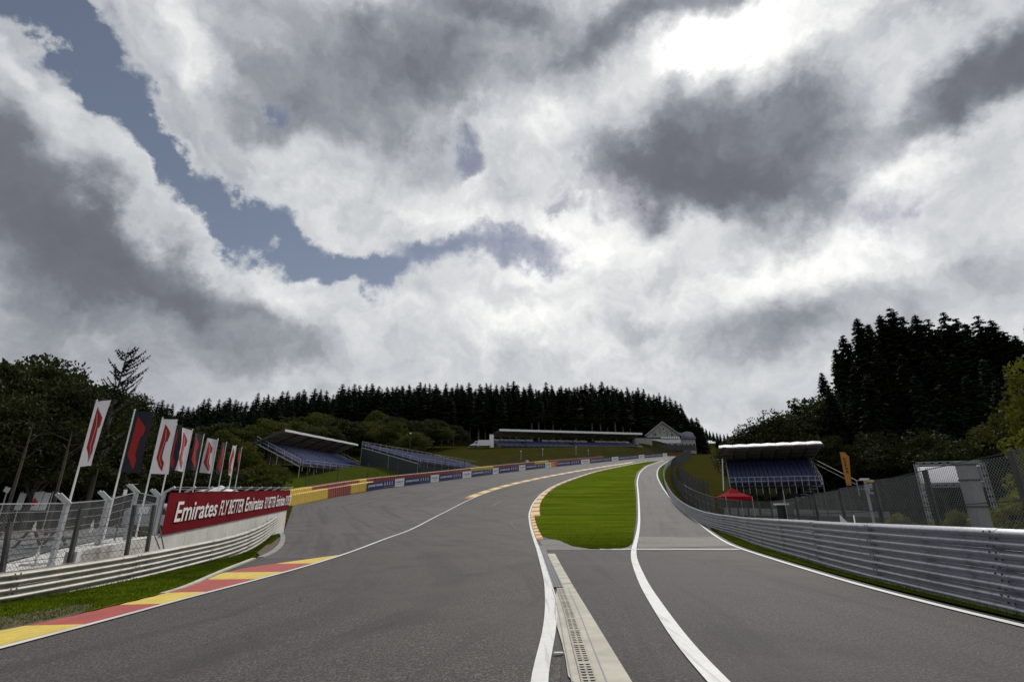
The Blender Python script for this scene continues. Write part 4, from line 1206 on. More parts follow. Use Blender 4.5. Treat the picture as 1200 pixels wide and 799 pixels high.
# ---------------------------------------------------------------- small things on the left
pt = gp(47, 642, zland)
tb = thing('picnic_table', 'brown wooden picnic table on the grey paving behind the left fence', 'table', (pt.x, pt.y, zl(pt.x, pt.y)))
gz = zl(pt.x, pt.y)
for k in range(5):
    mb = MB(); mb.box((pt.x, pt.y - .36 + k * .18, gz + .75), (1.9, .165, .045)); mb.build('table_plank', M_wood, tb)
for sy in (-1, 1):
    for k in range(2):
        mb = MB(); mb.box((pt.x, pt.y + sy * (.78 + k * .13), gz + .44), (1.9, .12, .04)); mb.build('bench_plank', M_wood, tb)
for sx in (-.65, .65):
    mb = MB(); mb.beam((pt.x + sx, pt.y - .75, gz), (pt.x + sx, pt.y - .2, gz + .73), .08); mb.build('leg', M_timber, tb)
    mb = MB(); mb.beam((pt.x + sx, pt.y + .75, gz), (pt.x + sx, pt.y + .2, gz + .73), .08); mb.build('leg', M_timber, tb)
    mb = MB(); mb.box((pt.x + sx + .06, pt.y, gz + .40), (.05, 1.75, .09)); mb.build('cross_beam', M_timber, tb)
def parasol(u, v, ut, vt, lab):
    p = gp(u, v, zland); T = atY(ut, vt, p.y); gz = zl(p.x, p.y)
    r = thing('closed_parasol', lab, 'parasol', (p.x, p.y, gz), 'closed white parasols'); h = T.z - gz
    mb = MB(); n = 12; prof_ = [(.0, .05), (.12, .09), (.30, .13), (.6, .10), (.9, .04), (1, .01)]
    k = len(mb.v)
    for f, rad in prof_:
        for j in range(n):
            a = 2 * math.pi * j / n; rr = rad * h / 1.9 * (1.25 if j % 2 else .8); mb.v.append((p.x + math.cos(a) * rr, p.y + math.sin(a) * rr, gz + h * (.3 + .7 * f)))
    for i in range(len(prof_) - 1):
        for j in range(n): mb.f.append([i * n + j, i * n + (j + 1) % n, (i + 1) * n + (j + 1) % n, (i + 1) * n + j]); mb.m.append(0)
    mb.build('folded_canopy', M_whitep, r)
    mb = MB(); mb.tube((p.x, p.y, gz), (p.x, p.y, gz + h * .96), .03); mb.build('pole', M_postl, r)
    mb = MB(); mb.box((p.x, p.y, gz + .05), (.6, .6, .1)); mb.build('base', M_concg, r)
parasol(34, 640, 36, 611, 'closed white parasol standing behind the picnic table')
parasol(40, 664, 44, 640, 'closed white parasol in front of the picnic table near the guardrail')
parasol(104, 632, 103, 609, 'closed white parasol right of the tall fence post, farther back')
# white first-aid tent with a red cross
p = atY(38, 600, 38); gz = zl(p.x, p.y)
ft = thing('first_aid_tent', 'white first-aid banner tent with a red cross under the left trees', 'tent', (p.x, p.y, gz))
Tz = atY(38, 576, 38).z; Bz = atY(38, 598, 38).z
for k, (ox, wdt) in enumerate(((-1.05, .45), (-.42, .20), (.0, .80), (.72, .45))):
    mb = MB(); mb.prism([Vector((p.x + ox - wdt / 2 - .12, p.y, Bz)), Vector((p.x + ox + wdt / 2 - .12, p.y, Bz)), Vector((p.x + ox + wdt / 2, p.y, Tz - .15 * abs(ox))), Vector((p.x + ox - wdt / 2, p.y, Tz - .08))], (0, .06, 0)); mb.build('banner_panel', M_whitep, ft)
mb = MB(); c_ = Vector((p.x - .05, p.y - .03, (Tz + Bz) / 2 - .1)); mb.box(c_, (.5, .03, .16)); mb.build('red_cross', M_redcross, ft)
mb = MB(); mb.box(c_ + Vector((0, -.005, 0)), (.16, .03, .5)); mb.build('red_cross', M_redcross, ft)
for ox in (-1.2, 1.0):
    mb = MB(); mb.tube((p.x + ox, p.y + .1, gz), (p.x + ox, p.y + .1, Tz), .03); mb.build('pole', M_postl, ft)
p = atY(9, 574, 36); gz = zl(p.x, p.y)
sg = thing('small_sign', 'small white tilted sign on a pole at the far left under the trees', 'sign', (p.x, p.y, gz))
mb = MB(); mb.tube((p.x, p.y, gz), (p.x, p.y, p.z), .04); mb.build('pole', M_postl, sg)
mb = MB(); mb.box(p + Vector((0, -.05, 0)), (.38, .04, .34), ry=.3); mb.build('plate', M_whitep, sg)
p = atY(148, 575, 30); gz = zl(p.x, p.y)
cm = thing('camera_mast', 'thin mast with a small white camera head above the left fence', 'mast', (p.x, p.y, gz))
mb = MB(); mb.tube((p.x, p.y, gz), (p.x, p.y, p.z + .3), .035); mb.build('mast', M_post, cm)
mb = MB(); mb.tube((p.x, p.y - .05, p.z - .25), (p.x, p.y - .05, p.z + .05), .09, n=8); mb.build('camera_head', M_whitep, cm)
mb = MB(); mb.beam((p.x - .1, p.y, p.z + .3), (p.x + .6, p.y, p.z + .36), .03); mb.build('arm', M_postl, cm)
# parked trailer with a rounded pale cover behind the fence
p = gp(176, 606, zland); p = atY(177, 590, 34); gz = zl(p.x, p.y)
tr = thing('covered_trailer', 'pale rounded trailer parked behind the fence left of the banner', 'trailer', (p.x, p.y, gz))
mb = MB(); pts = [(-1.6, .6), (1.5, .6), (1.6, 1.2), (1.1, 1.75), (.2, 2.0), (-1.0, 1.95), (-1.6, 1.5)]
mb.prism([Vector((p.x + x, p.y, gz + z_)) for x, z_ in pts], (0, 1.5, 0)); mb.build('body', M_galv, tr)
mb = MB(); mb.prism([Vector((p.x + x, p.y - .01, gz + z_)) for x, z_ in ((.1, 1.3), (1.2, 1.3), (.95, 1.68), (.15, 1.8))], (0, .02, 0)); mb.build('window', M_glass, tr)
for sx in (-.7, .8):
    mb = MB(); mb.tube((p.x + sx, p.y - .08, gz + .35), (p.x + sx, p.y + .1, gz + .35), .35, n=14); mb.build('wheel', M_black, tr)
# pale pointed marquee tip behind the banner
p = atY(259.5, 569, 44); gz = zl(p.x, p.y)
mq = thing('marquee', 'small white marquee whose pointed top shows above the red banner', 'tent', (p.x, p.y, gz))
q0 = atY(259.5, 576.5, 44).z; w = 1.3
mb = MB()
cs = [Vector((p.x + sx * w, p.y + sy * w, q0)) for sx, sy in ((-1, -1), (1, -1), (1, 1), (-1, 1))]; md = [(a * .30 + Vector((p.x, p.y, q0)) * .70 + Vector((0, 0, (p.z - q0) * .55))) for a in cs]
for i in range(4): mb.poly([cs[i], cs[(i + 1) % 4], md[(i + 1) % 4], md[i]]); mb.poly([md[i], md[(i + 1) % 4], p])
mb.build('roof', M_whitep, mq)
for a in cs: mb = MB(); mb.tube((a.x, a.y, gz), a, .04); mb.build('leg', M_postl, mq)

# ================================================================== grandstands
def stand(name, label, O, ulen, udep, L, rows, rowd, rise, zfront, seat_sp, roof=None, post_sp=3.0, sides=True, deck=True, cat='grandstand', rail_front=True, rail_back=False, slope=0.0):
    """O front-left corner (xy); ulen along the rows, udep from front to back (2-D units); zfront absolute height of the first row's floor"""
    ul = Vector((*ulen, 0)).normalized(); ud = Vector((*udep, 0)).normalized(); O = Vector((O[0], O[1], 0)); Z = Vector((0, 0, 1))
    r = thing(name, label, cat, (O.x, O.y, zl(O.x, O.y)))
    pm = M_post if L < 12 else M_postl
    for k in range(rows):
        mb = MB(); n = int(L / seat_sp); base = O + ud * (k * rowd) + Z * (zfront + k * rise)
        for i in range(n):
            c = base + ul * ((i + .5) * seat_sp)
            if abs(((i + .5) * seat_sp) % (L / 3) - L / 6) < seat_sp * .55 and L > 10: continue
            hw = ul * seat_sp * .42
            a = c + Z * .40 + ud * .10; b = c + Z * .44 + ud * .48; t = c + Z * .80 + ud * .56
            mb.poly([a - hw, a + hw, b + hw, b - hw]); mb.poly([b - hw, b + hw, t + hw, t - hw])
            mb.poly([a - hw - Z * .10, a + hw - Z * .10, a + hw, a - hw])
        s = mb.build('seat_row', M_seat, r); s['kind'] = 'stuff'
        mb = MB(); f = base + ud * rowd * .5
        a = base; q = [a, a + ul * L, a + ul * L + ud * rowd, a + ud * rowd]
        mb.prism([x - Z * .06 for x in q], Z * .06)
        mb.prism([a - Z * rise, a + ul * L - Z * rise, a + ul * L, a], ud * .03)
        mb.build('step', M_deck, r)
    D = rows * rowd; H = rows * rise
    n = max(int(round(L / post_sp)), 1)
    for i in range(n + 1):
        x = O + ul * (L * i / n)
        for f in (0.0, .5, 1.0):
            p = x + ud * D * f; gz = zl(p.x, p.y); top = zfront + H * f - .1
            if top > gz: mb = MB(); mb.beam((p.x, p.y, gz - .2 - slope * L * i / n), (p.x, p.y, top), .09); mb.build('support_post', pm, r)
        mb = MB(); mb.beam(x + Z * (zfront - .15), x + ud * D + Z * (zfront + H - .15), .10, .16); mb.build('raker_beam', M_postl, r)
    for xx in (0, L):
        a = O + ul * xx + Z * (zfront + 1.0); b = O + ul * xx + ud * D + Z * (zfront + H + 1.0); mb = MB(); mb.beam(a, b, .06)
        mb.beam(a - Z * .5, b - Z * .5, .04)
        for k in range(0, rows + 1, 2):
            q = O + ul * xx + ud * (k * rowd) + Z * (zfront + k * rise); mb.beam(q, q + Z, .05)
        mb.build('side_rail', M_postl, r)
    if rail_front:
        mb = MB(); a = O - ud * .5 + Z * (zfront + .95); mb.beam(a, a + ul * L, .05); mb.beam(a - Z * .45, a + ul * L - Z * .45, .04)
        for i in range(n * 2 + 1): q = O - ud * .5 + ul * (L * i / (2 * n)); mb.beam(q + Z * (zfront - .9), q + Z * (zfront + .95), .05)
        mb.build('front_rail', M_postl, r)
        mb = MB(); q = O - ud * .6 + Z * (zfront - .12); mb.prism([q, q + ul * L, q + ul * L + ud * .6, q + ud * .6], Z * .08); mb.build('walkway', M_deck, r)
    if rail_back:
        mb = MB(); q0 = O + ud * D + Z * (zfront + H)
        mb.beam(q0 + Z * 1.15, q0 + Z * 1.15 + ul * L, .07); mb.beam(q0 + Z * .6, q0 + Z * .6 + ul * L, .05)
        for i in range(int(L / 2) + 1): mb.beam(q0 + ul * min(i * 2, L), q0 + ul * min(i * 2, L) + Z * 1.15, .07)
        mb.build('back_rail', M_postl, r)
    if roof:
        d0, z0, d1, z1, bays, over, skirt = roof      # front depth/height, back depth/height
        P = lambda x, f, o=0: O + ul * x + ud * (d0 + (d1 - d0) * f) + Z * (z0 + (z1 - z0) * f + o)
        x0, x1 = -over, L + over
        for i in range(bays):
            a, b = x0 + (x1 - x0) * i / bays + .02, x0 + (x1 - x0) * (i + 1) / bays - .02; m_ = (a + b) / 2; sag = .03
            mb = MB()
            for (p, q, h0, h1) in ((a, m_, 0, sag), (m_, b, sag, 0)):
                mb.poly([P(p, 0, h0 + .09), P(q, 0, h1 + .09), P(q, 1, h1 + .09), P(p, 1, h0 + .09)])
            mb.build('roof_sheet', M_roof, r)
            mb = MB(); mb.poly([P(a, 0), P(b, 0), P(b, 1), P(a, 1)], True); mb.build('roof_lining', M_roofu, r)
            if skirt:
                mb = MB()
                for (p, q, h0, h1) in ((a, m_, 0, sag), (m_, b, sag, 0)):
                    mb.poly([P(p, 0, h0 + .09), P(q, 0, h1 + .09), P(q, 0, h1 - skirt), P(p, 0, h0 - skirt)])
                mb.build('roof_edge', M_roof, r)
        for i in range(bays + 1):
            x = x0 + (x1 - x0) * i / bays; mb = MB(); mb.beam(P(x, 0.01, -.16), P(x, 1, -.16), .12, .26)
            mb.build('roof_beam', M_post, r)
            bx_ = O + ul * max(min(x, L), 0) + ud * min(d1, D + .3); zz_ = z1 + (z0 - z1) * max((d1 - min(d1, D + .3)) / (d1 - d0), 0)
            mb = MB(); mb.beam((bx_.x, bx_.y, zl(bx_.x, bx_.y) - .2 - slope * x), (bx_.x, bx_.y, zz_ - .1), .14); mb.build('roof_post', M_post, r)
        for f in (.25, .5, .75):
            mb = MB(); mb.beam(P(x0, f, -.07), P(x1, f, -.07), .07, .06); mb.build('purlin', M_post, r)
    if slope:
        o_ = Vector(r.location)
        for ch in r.children:
            for vv_ in ch.data.vertices:
                w_ = vv_.co + o_; vv_.co.z += slope * ((w_.x - O.x) * ul.x + (w_.y - O.y) * ul.y)
    return r
# right stand
Yr = 62.0
a_ = atY(855, 566, Yr)
ulr = Vector((.93, -.37)); Lr = 9.6; udr = (-ulr.y, ulr.x)
st = stand('grandstand', 'small covered grandstand with blue seats and a white roof on the right', a_.xy, ulr, udr, Lr, 9, .72, .36, a_.z - .4, .5,
           roof=(-.9, atY(845, 526, 61.5).z, 7.4, atY(845, 526, 61.5).z - .9, 7, .7, .0), post_sp=1.35)
ulv = Vector((*ulr, 0)).normalized(); udv = Vector((*udr, 0)).normalized(); Or = Vector((a_.x, a_.y, 0)); zr0 = atY(845, 526, 61.5).z
for i in range(7):
    x0_, x1_ = -.7 + (Lr + 1.4) * i / 7 + .02, -.7 + (Lr + 1.4) * (i + 1) / 7 - .02; xm_ = (x0_ + x1_) / 2
    mb = MB()
    for p_, q_, h0, h1 in ((x0_, xm_, 0, .07), (xm_, x1_, .07, 0)):
        lo = lambda x: Or + ulv * x - udv * 1.0; hi = lambda x: Or + ulv * x + udv * .5
        mb.poly([lo(p_) + Vector((0, 0, zr0 - .02)), lo(q_) + Vector((0, 0, zr0 - .02)), hi(q_) + Vector((0, 0, zr0 + .50 + h1)), hi(p_) + Vector((0, 0, zr0 + .50 + h0))])
    mb.build('front_fascia', mat('fascia_white', (.88, .88, .90), .5, .03, 1, trans=.5), st)
# back wall cloth of the stand
ul3 = Vector((*ulr, 0)).normalized(); ud3 = Vector((*udr, 0)).normalized(); O3 = Vector((a_.x, a_.y, 0))
zfr = a_.z - .4
for i in range(6):
    A = O3 + ud3 * 7.0 + ul3 * (Lr * i / 6 + .03); Bq = O3 + ud3 * 7.0 + ul3 * (Lr * (i + 1) / 6 - .03)
    mb = MB(); mb.prism([A + Vector((0, 0, zfr + 2.9)), Bq + Vector((0, 0, zfr + 2.9)), Bq + Vector((0, 0, zfr + 5.6)), A + Vector((0, 0, zfr + 5.6))], ud3 * .05); mb.build('back_panel', M_roofu, st)
    for h in (3.4, 4.0, 4.6):
        mb = MB(); mb.beam(A - ud3 * .06 + Vector((0, 0, zfr + h)), Bq - ud3 * .06 + Vector((0, 0, zfr + h)), .05); mb.build('back_rail', M_post, st)
# side stair on its right
sx_ = O3 + ul3 * (Lr + .3)
mb = MB(); A = sx_ + ud3 * 5.5 + Vector((0, 0, zfr + 3.4)); Bq = sx_ + ul3 * 3.0 + ud3 * 0.0 + Vector((0, 0, zfr + .4))
mb.beam(A, Bq, .05); mb.beam(A - Vector((0, 0, .5)), Bq - Vector((0, 0, .5)), .03)
mb.build('stair_rail', M_postl, st)
mb = MB()
for k in range(2):
    q = Bq + ul3 * (k * 1.6); mb.beam(q, q - Vector((0, 0, 1.6)), .08)
mb.beam(Bq, Bq + ul3 * 1.6, .08); mb.beam(Bq - Vector((0, 0, .9)), Bq + ul3 * 1.6 - Vector((0, 0, .9)), .06); mb.build('landing_rail', M_postl, st)
mb = MB()
for k in range(7):
    q = O3 + ul3 * (Lr - 2 + k * .45 - 1.5) - ud3 * 1.2 + Vector((0, 0, zfr - .2 - .28 * (6 - k))); mb.box(q, (.5, 1.1, .05))
mb.build('stair_flight', M_galv, st)['kind'] = 'stuff'
mb = MB(); q = O3 - ul3 * .55 - ud3 * .3; mb.beam(q + Vector((.1, 0, zfr + 3.2)), q + Vector((-.25, 0, zfr - .5)), .10); mb.build('corner_strut', M_whitep, st)
mb = MB(); q = atY(849, 529, 61.2); mb.box(q, (.4, .4, .9)); mb.build('loudspeaker', M_black, st)
# dark retaining strip under the stand
q0, q1 = atY(848, 586, 59), atY(1040, 588, 59)
tag_ = thing('low_wall', 'long low grey wall below the right grandstand', 'wall', (q0.x, 59, zl(q0.x, 59)))
for k in range(8):
    a = q0.lerp(q1, k / 8); b = q0.lerp(q1, (k + 1) / 8 - .003)
    mb = MB(); za = zl(a.x, 59); mb.prism([Vector((a.x, 59, za - .3)), Vector((b.x, 59, zl(b.x, 59) - .3)), Vector((b.x, 59, zl(b.x, 59) + .75)), Vector((a.x, 59, za + .75))], (0, .3, 0)); mb.build('wall_panel', M_concg, tag_)

# left covered stand
Of = Vector((-35.0, 85)); ull = Vector((4, 25)); udl = (-ull.y, ull.x)
zf1 = atY(353, 546, 85).z
stand('grandstand', 'covered grandstand with blue seats and a tilted roof on the far left hillside', Of, ull, udl, 27, 11, .78, .36, zf1, .55,
      roof=(3.4, atY(327, 502.5, 84).z, 9.4, atY(299, 518, 84).z, 6, .3, .28), post_sp=4.5, slope=.035)
# uncovered stand in the middle
ur = Vector((.447, .894)); urn = Vector((.894, -.447))
R0 = atY(424, 524, 112.0); O2 = Vector((R0.x, R0.y)) + urn * 15.5
zf2 = R0.z - 15 * .27
stand('grandstand', 'uncovered blue-seated grandstand with pale back railing in the middle left distance', O2, ur, -urn, 26, 15, 1.03, .27, zf2, .6, post_sp=5, rail_back=True)
O2b = O2 + ur * 27 - urn * 3.4
stand('grandstand', 'second uncovered blue grandstand section stepping away uphill beside the first', O2b, ur, -urn, 30, 11, 1.03, .27, zf2 + .8, .6, post_sp=6, rail_back=True)
# dark netting under the middle stand
nt = thing('dark_screen', 'dark green mesh screen hanging under the uncovered middle grandstand', 'screen', (O2.x, O2.y, zl(*O2)))
for k in range(9):
    a = O2 + ur * (k * 6) + urn * .4; b = O2 + ur * (k * 6 + 5.95) + urn * .4
    za, zb_ = zl(*a), zl(*b); top = zf2 + .2 + (.4 if k > 4 else 0)
    if top - za < .3: top = za + .5
    mb = MB(); mb.prism([Vector((a.x, a.y, za - .1)), Vector((b.x, b.y, zb_ - .1)), Vector((b.x, b.y, top)), Vector((a.x, a.y, top))], (0.02, -.02, 0)); mb.build('mesh_panel', mat('screen_green', (.035, .05, .05), .8, .15, 3), nt)
a = O2 + Vector((-11.0, 4.9)); 
# near end of the stand: side screen
e0 = O2 + urn * .3; e1 = O2 - urn * 15.4
mb = MB(); mb.prism([Vector((e0.x, e0.y, zl(*e0))), Vector((e1.x, e1.y, zl(*e1))), Vector((e1.x, e1.y, zf2 + 3.6)), Vector((e0.x, e0.y, zf2 - .3))], (-.02, -.03, 0)); mb.build('side_panel', MATS['screen_green'], nt)

# main covered stand on the hill
A0_, A1_ = atY(586, 523, 205), atY(752, 523, 236)
um = Vector((A1_.x - A0_.x, A1_.y - A0_.y)); Lm = um.length; udm = Vector((-um.y, um.x)).normalized()
zfm = A0_.z - .3
big_s = stand('grandstand', 'very long covered grandstand with blue seats along the hill below the forest', A0_.xy, um, udm, Lm, 7, .85, .38, zfm, .9,
      roof=(-.5, atY(590, 503.5, 205).z, 9.0, atY(590, 512, 213).z, 14, .6, .75), post_sp=5.2, slope=.042)
# pale strip under the roof lining: white panels imitate daylight through the open back
for k in range(18):
    if k in (5, 12): continue
    a = A0_.xy + um.normalized() * (Lm * k / 18) + udm * 8.6; b = A0_.xy + um.normalized() * (Lm * (k + .93) / 18) + udm * 8.6
    z0_ = zfm + 3.55 + .042 * Lm * k / 18; mb = MB(); mb.prism([Vector((a.x, a.y, z0_)), Vector((b.x, b.y, z0_)), Vector((b.x, b.y, z0_ + .75)), Vector((a.x, a.y, z0_ + .8))], (0, .05, 0)); mb.build('daylight_panel', M_wboard, big_s)
# white column beside its left end
p = atY(576, 522, 206); gz = zl(p.x, p.y)
wc = thing('white_tower', 'plain white tower box beside the left end of the long hill grandstand', 'tower', (p.x, p.y, gz))
zt_ = atY(576, 510, 206).z; mb = MB(); mb.box((p.x, p.y, (gz + zt_) / 2), (1.7, 1.7, zt_ - gz)); mb.build('body', M_wboard, wc)
mb = MB(); mb.box((p.x, p.y, zt_ + .06), (1.9, 1.9, .12)); mb.build('cap', M_postl, wc)
# trucks and canopy by the trees
def truck(u, v, Y, L, col, lab):
    p = atY(u, v, Y); gz = zl(p.x, p.y) ; base = max(gz, p.z - .2)
    r = thing('parked_truck', lab, 'truck', (p.x, p.y, base))
    mb = MB(); mb.box((p.x + .6, p.y, base + 1.9), (L - 1.6, 2.3, 2.2)); mb.build('cargo_box', col, r)
    mb = MB(); mb.prism([Vector((p.x - L / 2 + x, p.y - 1.1, base + z_)) for x, z_ in ((-.3, .5), (1.4, .5), (1.4, 2.6), (.3, 2.6), (-.3, 1.6))], (0, 2.2, 0)); mb.build('cab', col, r)
    mb = MB(); mb.prism([Vector((p.x - L / 2 + x, p.y - 1.12, base + z_)) for x, z_ in ((.1, 1.6), (1.1, 1.6), (1.1, 2.3), (.5, 2.3))], (0, .03, 0)); mb.build('window', M_glass, r)
    for wx_ in (-L / 2 + .7, L / 2 - 1.0):
        mb = MB(); mb.tube((p.x + wx_, p.y - 1.15, base + .45), (p.x + wx_, p.y - .85, base + .45), .45, n=12); mb.build('wheel', M_black, r)
truck(566, 525.5, 200, 6.5, M_wboard, 'white truck parked at the forest edge left of the white tower')
p = atY(555, 525, 200); gz = zl(p.x, p.y)
bc = thing('canopy_tent', 'small pale blue canopy tent beside the white truck at the forest edge', 'tent', (p.x, p.y, gz))
M_bluec = mat('canopy_blue', (.25, .33, .55), .6, .1, 2)
mb = MB(); zz_ = atY(555, 523, 200).z; tp = Vector((p.x, p.y, zz_ + 1.1)); cs = [Vector((p.x + a * 1.6, p.y + b * 1.6, zz_)) for a, b in ((-1, -1), (1, -1), (1, 1), (-1, 1))]
for i in range(4): mb.poly([cs[i], cs[(i + 1) % 4], tp])
mb.build('roof', M_bluec, bc)
for a in cs: mb = MB(); mb.beam((a.x, a.y, gz), a, .08); mb.build('leg', M_postl, bc)
# clubhouse with a big gable
p = atY(778, 524, 252); gz = p.z - .3; C = Vector((p.x, p.y, 0)); pxm = 252 / 597.0
hs = thing('gabled_house', 'grey gabled clubhouse with white band and balcony at the top of the hill', 'house', (p.x, p.y, gz))
W2 = 19.5 * pxm; eave = gz + (524 - 509) * pxm; apex = gz + (524 - 495) * pxm; dpt = 14
mb = MB(); mb.prism([Vector((C.x - W2, C.y, gz - 8)), Vector((C.x + W2, C.y, gz - 8)), Vector((C.x + W2, C.y, eave)), Vector((C.x, C.y, apex)), Vector((C.x - W2, C.y, eave))], (3, dpt, 0)); mb.build('wall', M_plast, hs)
for sg_ in (-1, 1):
    e = Vector((C.x + sg_ * (W2 + .9), C.y - .8, eave - .9)); t = Vector((C.x, C.y - .8, apex + .15)); mb = MB()
    mb.prism([e, t, t + Vector((0, 0, .45)), e + Vector((0, 0, .45))], (3.2, dpt + 1.5, 0)); rf = mb.build('roof', M_slate, hs)
    mb = MB(); mb.beam(e + Vector((0, -.1, .2)), t + Vector((0, -.1, .2)), .2, .5); mb.build('verge_board', M_plast, hs)
f0 = C.y - .06
def hbox(nm, x0, x1, z0, z1, m, y=f0, d=.12, par=None):
    mb = MB(); mb.box((C.x + (x0 + x1) / 2, y, gz + (z0 + z1) / 2), (x1 - x0, d, z1 - z0)); return mb.build(nm, m, par or hs)
hbox('white_band', -W2 + .6, W2 + .4, 2.3, 4.1, M_whitep)
hbox('dark_band', -W2 + 1.0, W2 - .6, 4.2, 5.3, M_timber, f0 - .02)
for k in range(9): hbox('balcony_panel', -W2 + 7.0 + k * 1.05, -W2 + 7.0 + k * 1.05 + .8, 4.3, 5.0, M_whitep, f0 - .9)
hbox('balcony_rail', -W2 + .5, W2 - .4, 5.05, 5.2, M_whitep, f0 - .9)
for (x, z_, w_, h_) in ((-3.6, 5.6, 1.2, 1.5), (0.6, 8.6, 1.0, 1.2), (-2.2, .5, 1.3, 1.7), (2.8, .5, 1.4, 1.5), (4.6, 5.6, 1.1, 1.4), (-5.5, .6, 1.2, 1.4), (5.6, .6, 1.2, 1.4)):
    wf_ = hbox('window', x - w_ / 2 - .1, x + w_ / 2 + .1, z_ - .1, z_ + h_ + .1, M_whitep, f0 - .03)
    hbox('pane', x - w_ / 2, x + w_ / 2, z_, z_ + h_, M_glass, f0 - .08, .1, wf_)
for x in (-4.6, -1.2, 2.2, 4.4):
    mb = MB(); mb.box((C.x + x, f0 - .02, gz + 7.2 + (1.0 if abs(x) < 2 else -.4)), (.22, .12, 3.2 if abs(x) < 3 else 2.0)); mb.build('timber_strut', M_timber, hs)
# annex with blue roof and a big oval sign
ann = thing('annex_building', 'low annex with blue roof and large pale oval sign right of the gabled house', 'house', (C.x + W2 + 4, C.y + 1, gz))
x0, x1 = C.x + W2 + .5, C.x + W2 + 8.0
mb = MB(); mb.prism([Vector((x0, C.y + 1, gz - 6)), Vector((x1, C.y + 1, gz - 6)), Vector((x1, C.y + 1, gz + 4.2)), Vector((x0, C.y + 1, gz + 4.2))], (1, 9, 0)); mb.build('wall', M_plast, ann)
mb = MB(); mb.prism([Vector((x0 - .4, C.y + .4, gz + 4.25)), Vector((x1 + .4, C.y + .4, gz + 4.25)), Vector((x1 + .2, C.y + 3.5, gz + 7.6)), Vector((x0 - .4, C.y + 3.5, gz + 7.6))], (0, .1, .3)); mb.build('roof', mat('roof_blue', (.035, .045, .11), .6, .1, 2), ann)
mb = MB(); oc = Vector(((x0 + x1) / 2, C.y - .1, gz + 6.7)); mb.prism([oc + Vector((math.cos(a) * 2.6, 0, math.sin(a) * 1.15)) for a in np.linspace(0, 2 * math.pi, 25)[:-1]], (0, .2, 0)); mb.build('oval_sign', M_plast, ann)
mb = MB(); mb.prism([oc + Vector((math.cos(a) * 2.1, -.03, math.sin(a) * .8)) for a in np.linspace(0, 2 * math.pi, 25)[:-1]], (0, .02, 0)); mb.build('sign_face', M_grey, ann)
for k in range(4):
    mb = MB(); mb.box((x0 + 1 + k * 1.9, C.y + .95, gz + 1.7), (1.1, .12, 1.4)); wf_ = mb.build('window', M_whitep, ann)
    mb = MB(); mb.box((x0 + 1 + k * 1.9, C.y + .9, gz + 1.7), (.95, .12, 1.2)); mb.build('pane', M_glass, wf_)
# parapet / terrace in front of the house
tw = thing('terrace_wall', 'dark terrace wall and hedge in front of the gabled house', 'wall', (C.x, C.y - 6, gz))
for k in range(8):
    mb = MB(); mb.box((C.x - 12 + k * 3.4, C.y - 6, gz - .8), (3.3, .4, 2.6)); mb.build('wall_panel', M_deck, tw)
# small shed between stand and house
p = atY(752, 523, 246); 
sh = thing('grey_shed', 'plain grey shed between the long grandstand and the gabled house', 'shed', (p.x, p.y, p.z - 1))
mb = MB(); mb.box((p.x + .5, p.y, p.z + 1.0), (8, 5, 5.0)); mb.build('wall', M_plast, sh)
mb = MB(); mb.box((p.x + .5, p.y, p.z + 3.6), (8.4, 5.4, .2)); mb.build('roof', M_slate, sh)

# lamp poles, white tents, people-sized bits along the bank
for (u, v0, v1, Y, lab) in ((610.5, 541, 529, 165, 'slim white-topped pole behind the boards, left of the white tent'), (636, 540, 526.5, 175, 'tall slim lamp pole on the bank right of the white tent'), (481, 530, 508, 118, 'tall dark pole rising above the uncovered grandstand'),
                            (675, 538, 524, 185, 'thin pole on the bank below the long grandstand, right one'), (689.5, 537, 528, 190, 'short pole near the orange fence piece below the grandstand')):
    a = atY(u, v0, Y); b = atY(u, v1, Y); gz = zl(a.x, a.y)
    r = thing('lamp_pole', lab, 'pole', (a.x, a.y, gz)); mb = MB(); mb.tube((a.x, a.y, min(gz, b.z - 2) - .3), b, .10, .06); mb.build('pole', M_postl if u > 500 else M_post, r)
    mb = MB(); mb.box(b, (.35, .3, .3)); mb.build('lamp_head', M_whitep, r)
p = atY(617.5, 541, 160); gz = zl(p.x, p.y)
wt = thing('white_tent', 'small low white tent on the bank just behind the navy boards', 'tent', (p.x, p.y, gz))
mb = MB(); q = [Vector((p.x + a, p.y - .9, p.z + b)) for a, b in ((-.75, -.35), (.7, -.35), (.65, .1), (.1, .35), (-.45, .3))]; mb.prism(q, (0, 1.8, 0)); mb.build('canopy', M_whitep, wt)
for sx in (-.7, .65): mb = MB(); mb.beam((p.x + sx, p.y, min(gz, p.z - 1.5)), (p.x + sx, p.y, p.z - .3), .06); mb.build('leg', M_postl, wt)
# red canopy tent on the right
c0 = atY(859.5, 583.5, 47); apx = atY(858.5, 571.5, 47).z; ez = atY(859, 584, 47).z; gz = zl(c0.x, c0.y); hw = 1.15
ct = thing('canopy_tent', 'red pop-up canopy tent in front of the right grandstand', 'tent', (c0.x, c0.y, gz))
cs = [Vector((c0.x + a * hw, c0.y + b * hw, ez + .12)) for a, b in ((-1, -1), (1, -1), (1, 1), (-1, 1))]; ap_ = Vector((c0.x - .05, c0.y, apx))
for i in range(4):
    a, b = cs[i], cs[(i + 1) % 4]; mb = MB(); m1, m2 = a.lerp(ap_, .5) - Vector((0, 0, .10)), b.lerp(ap_, .5) - Vector((0, 0, .10)); mb.poly([a, b, m2, m1]); mb.poly([m1, m2, ap_]); mb.build('roof_panel', M_red_t, ct)
    mb = MB(); mb.poly([a - Vector((0, 0, .30)), b - Vector((0, 0, .30)), b, a]); mb.build('valance', M_red_t, ct)
    mb = MB(); mb.tube((a.x, a.y, gz), a, .03); mb.build('leg', M_postl, ct)
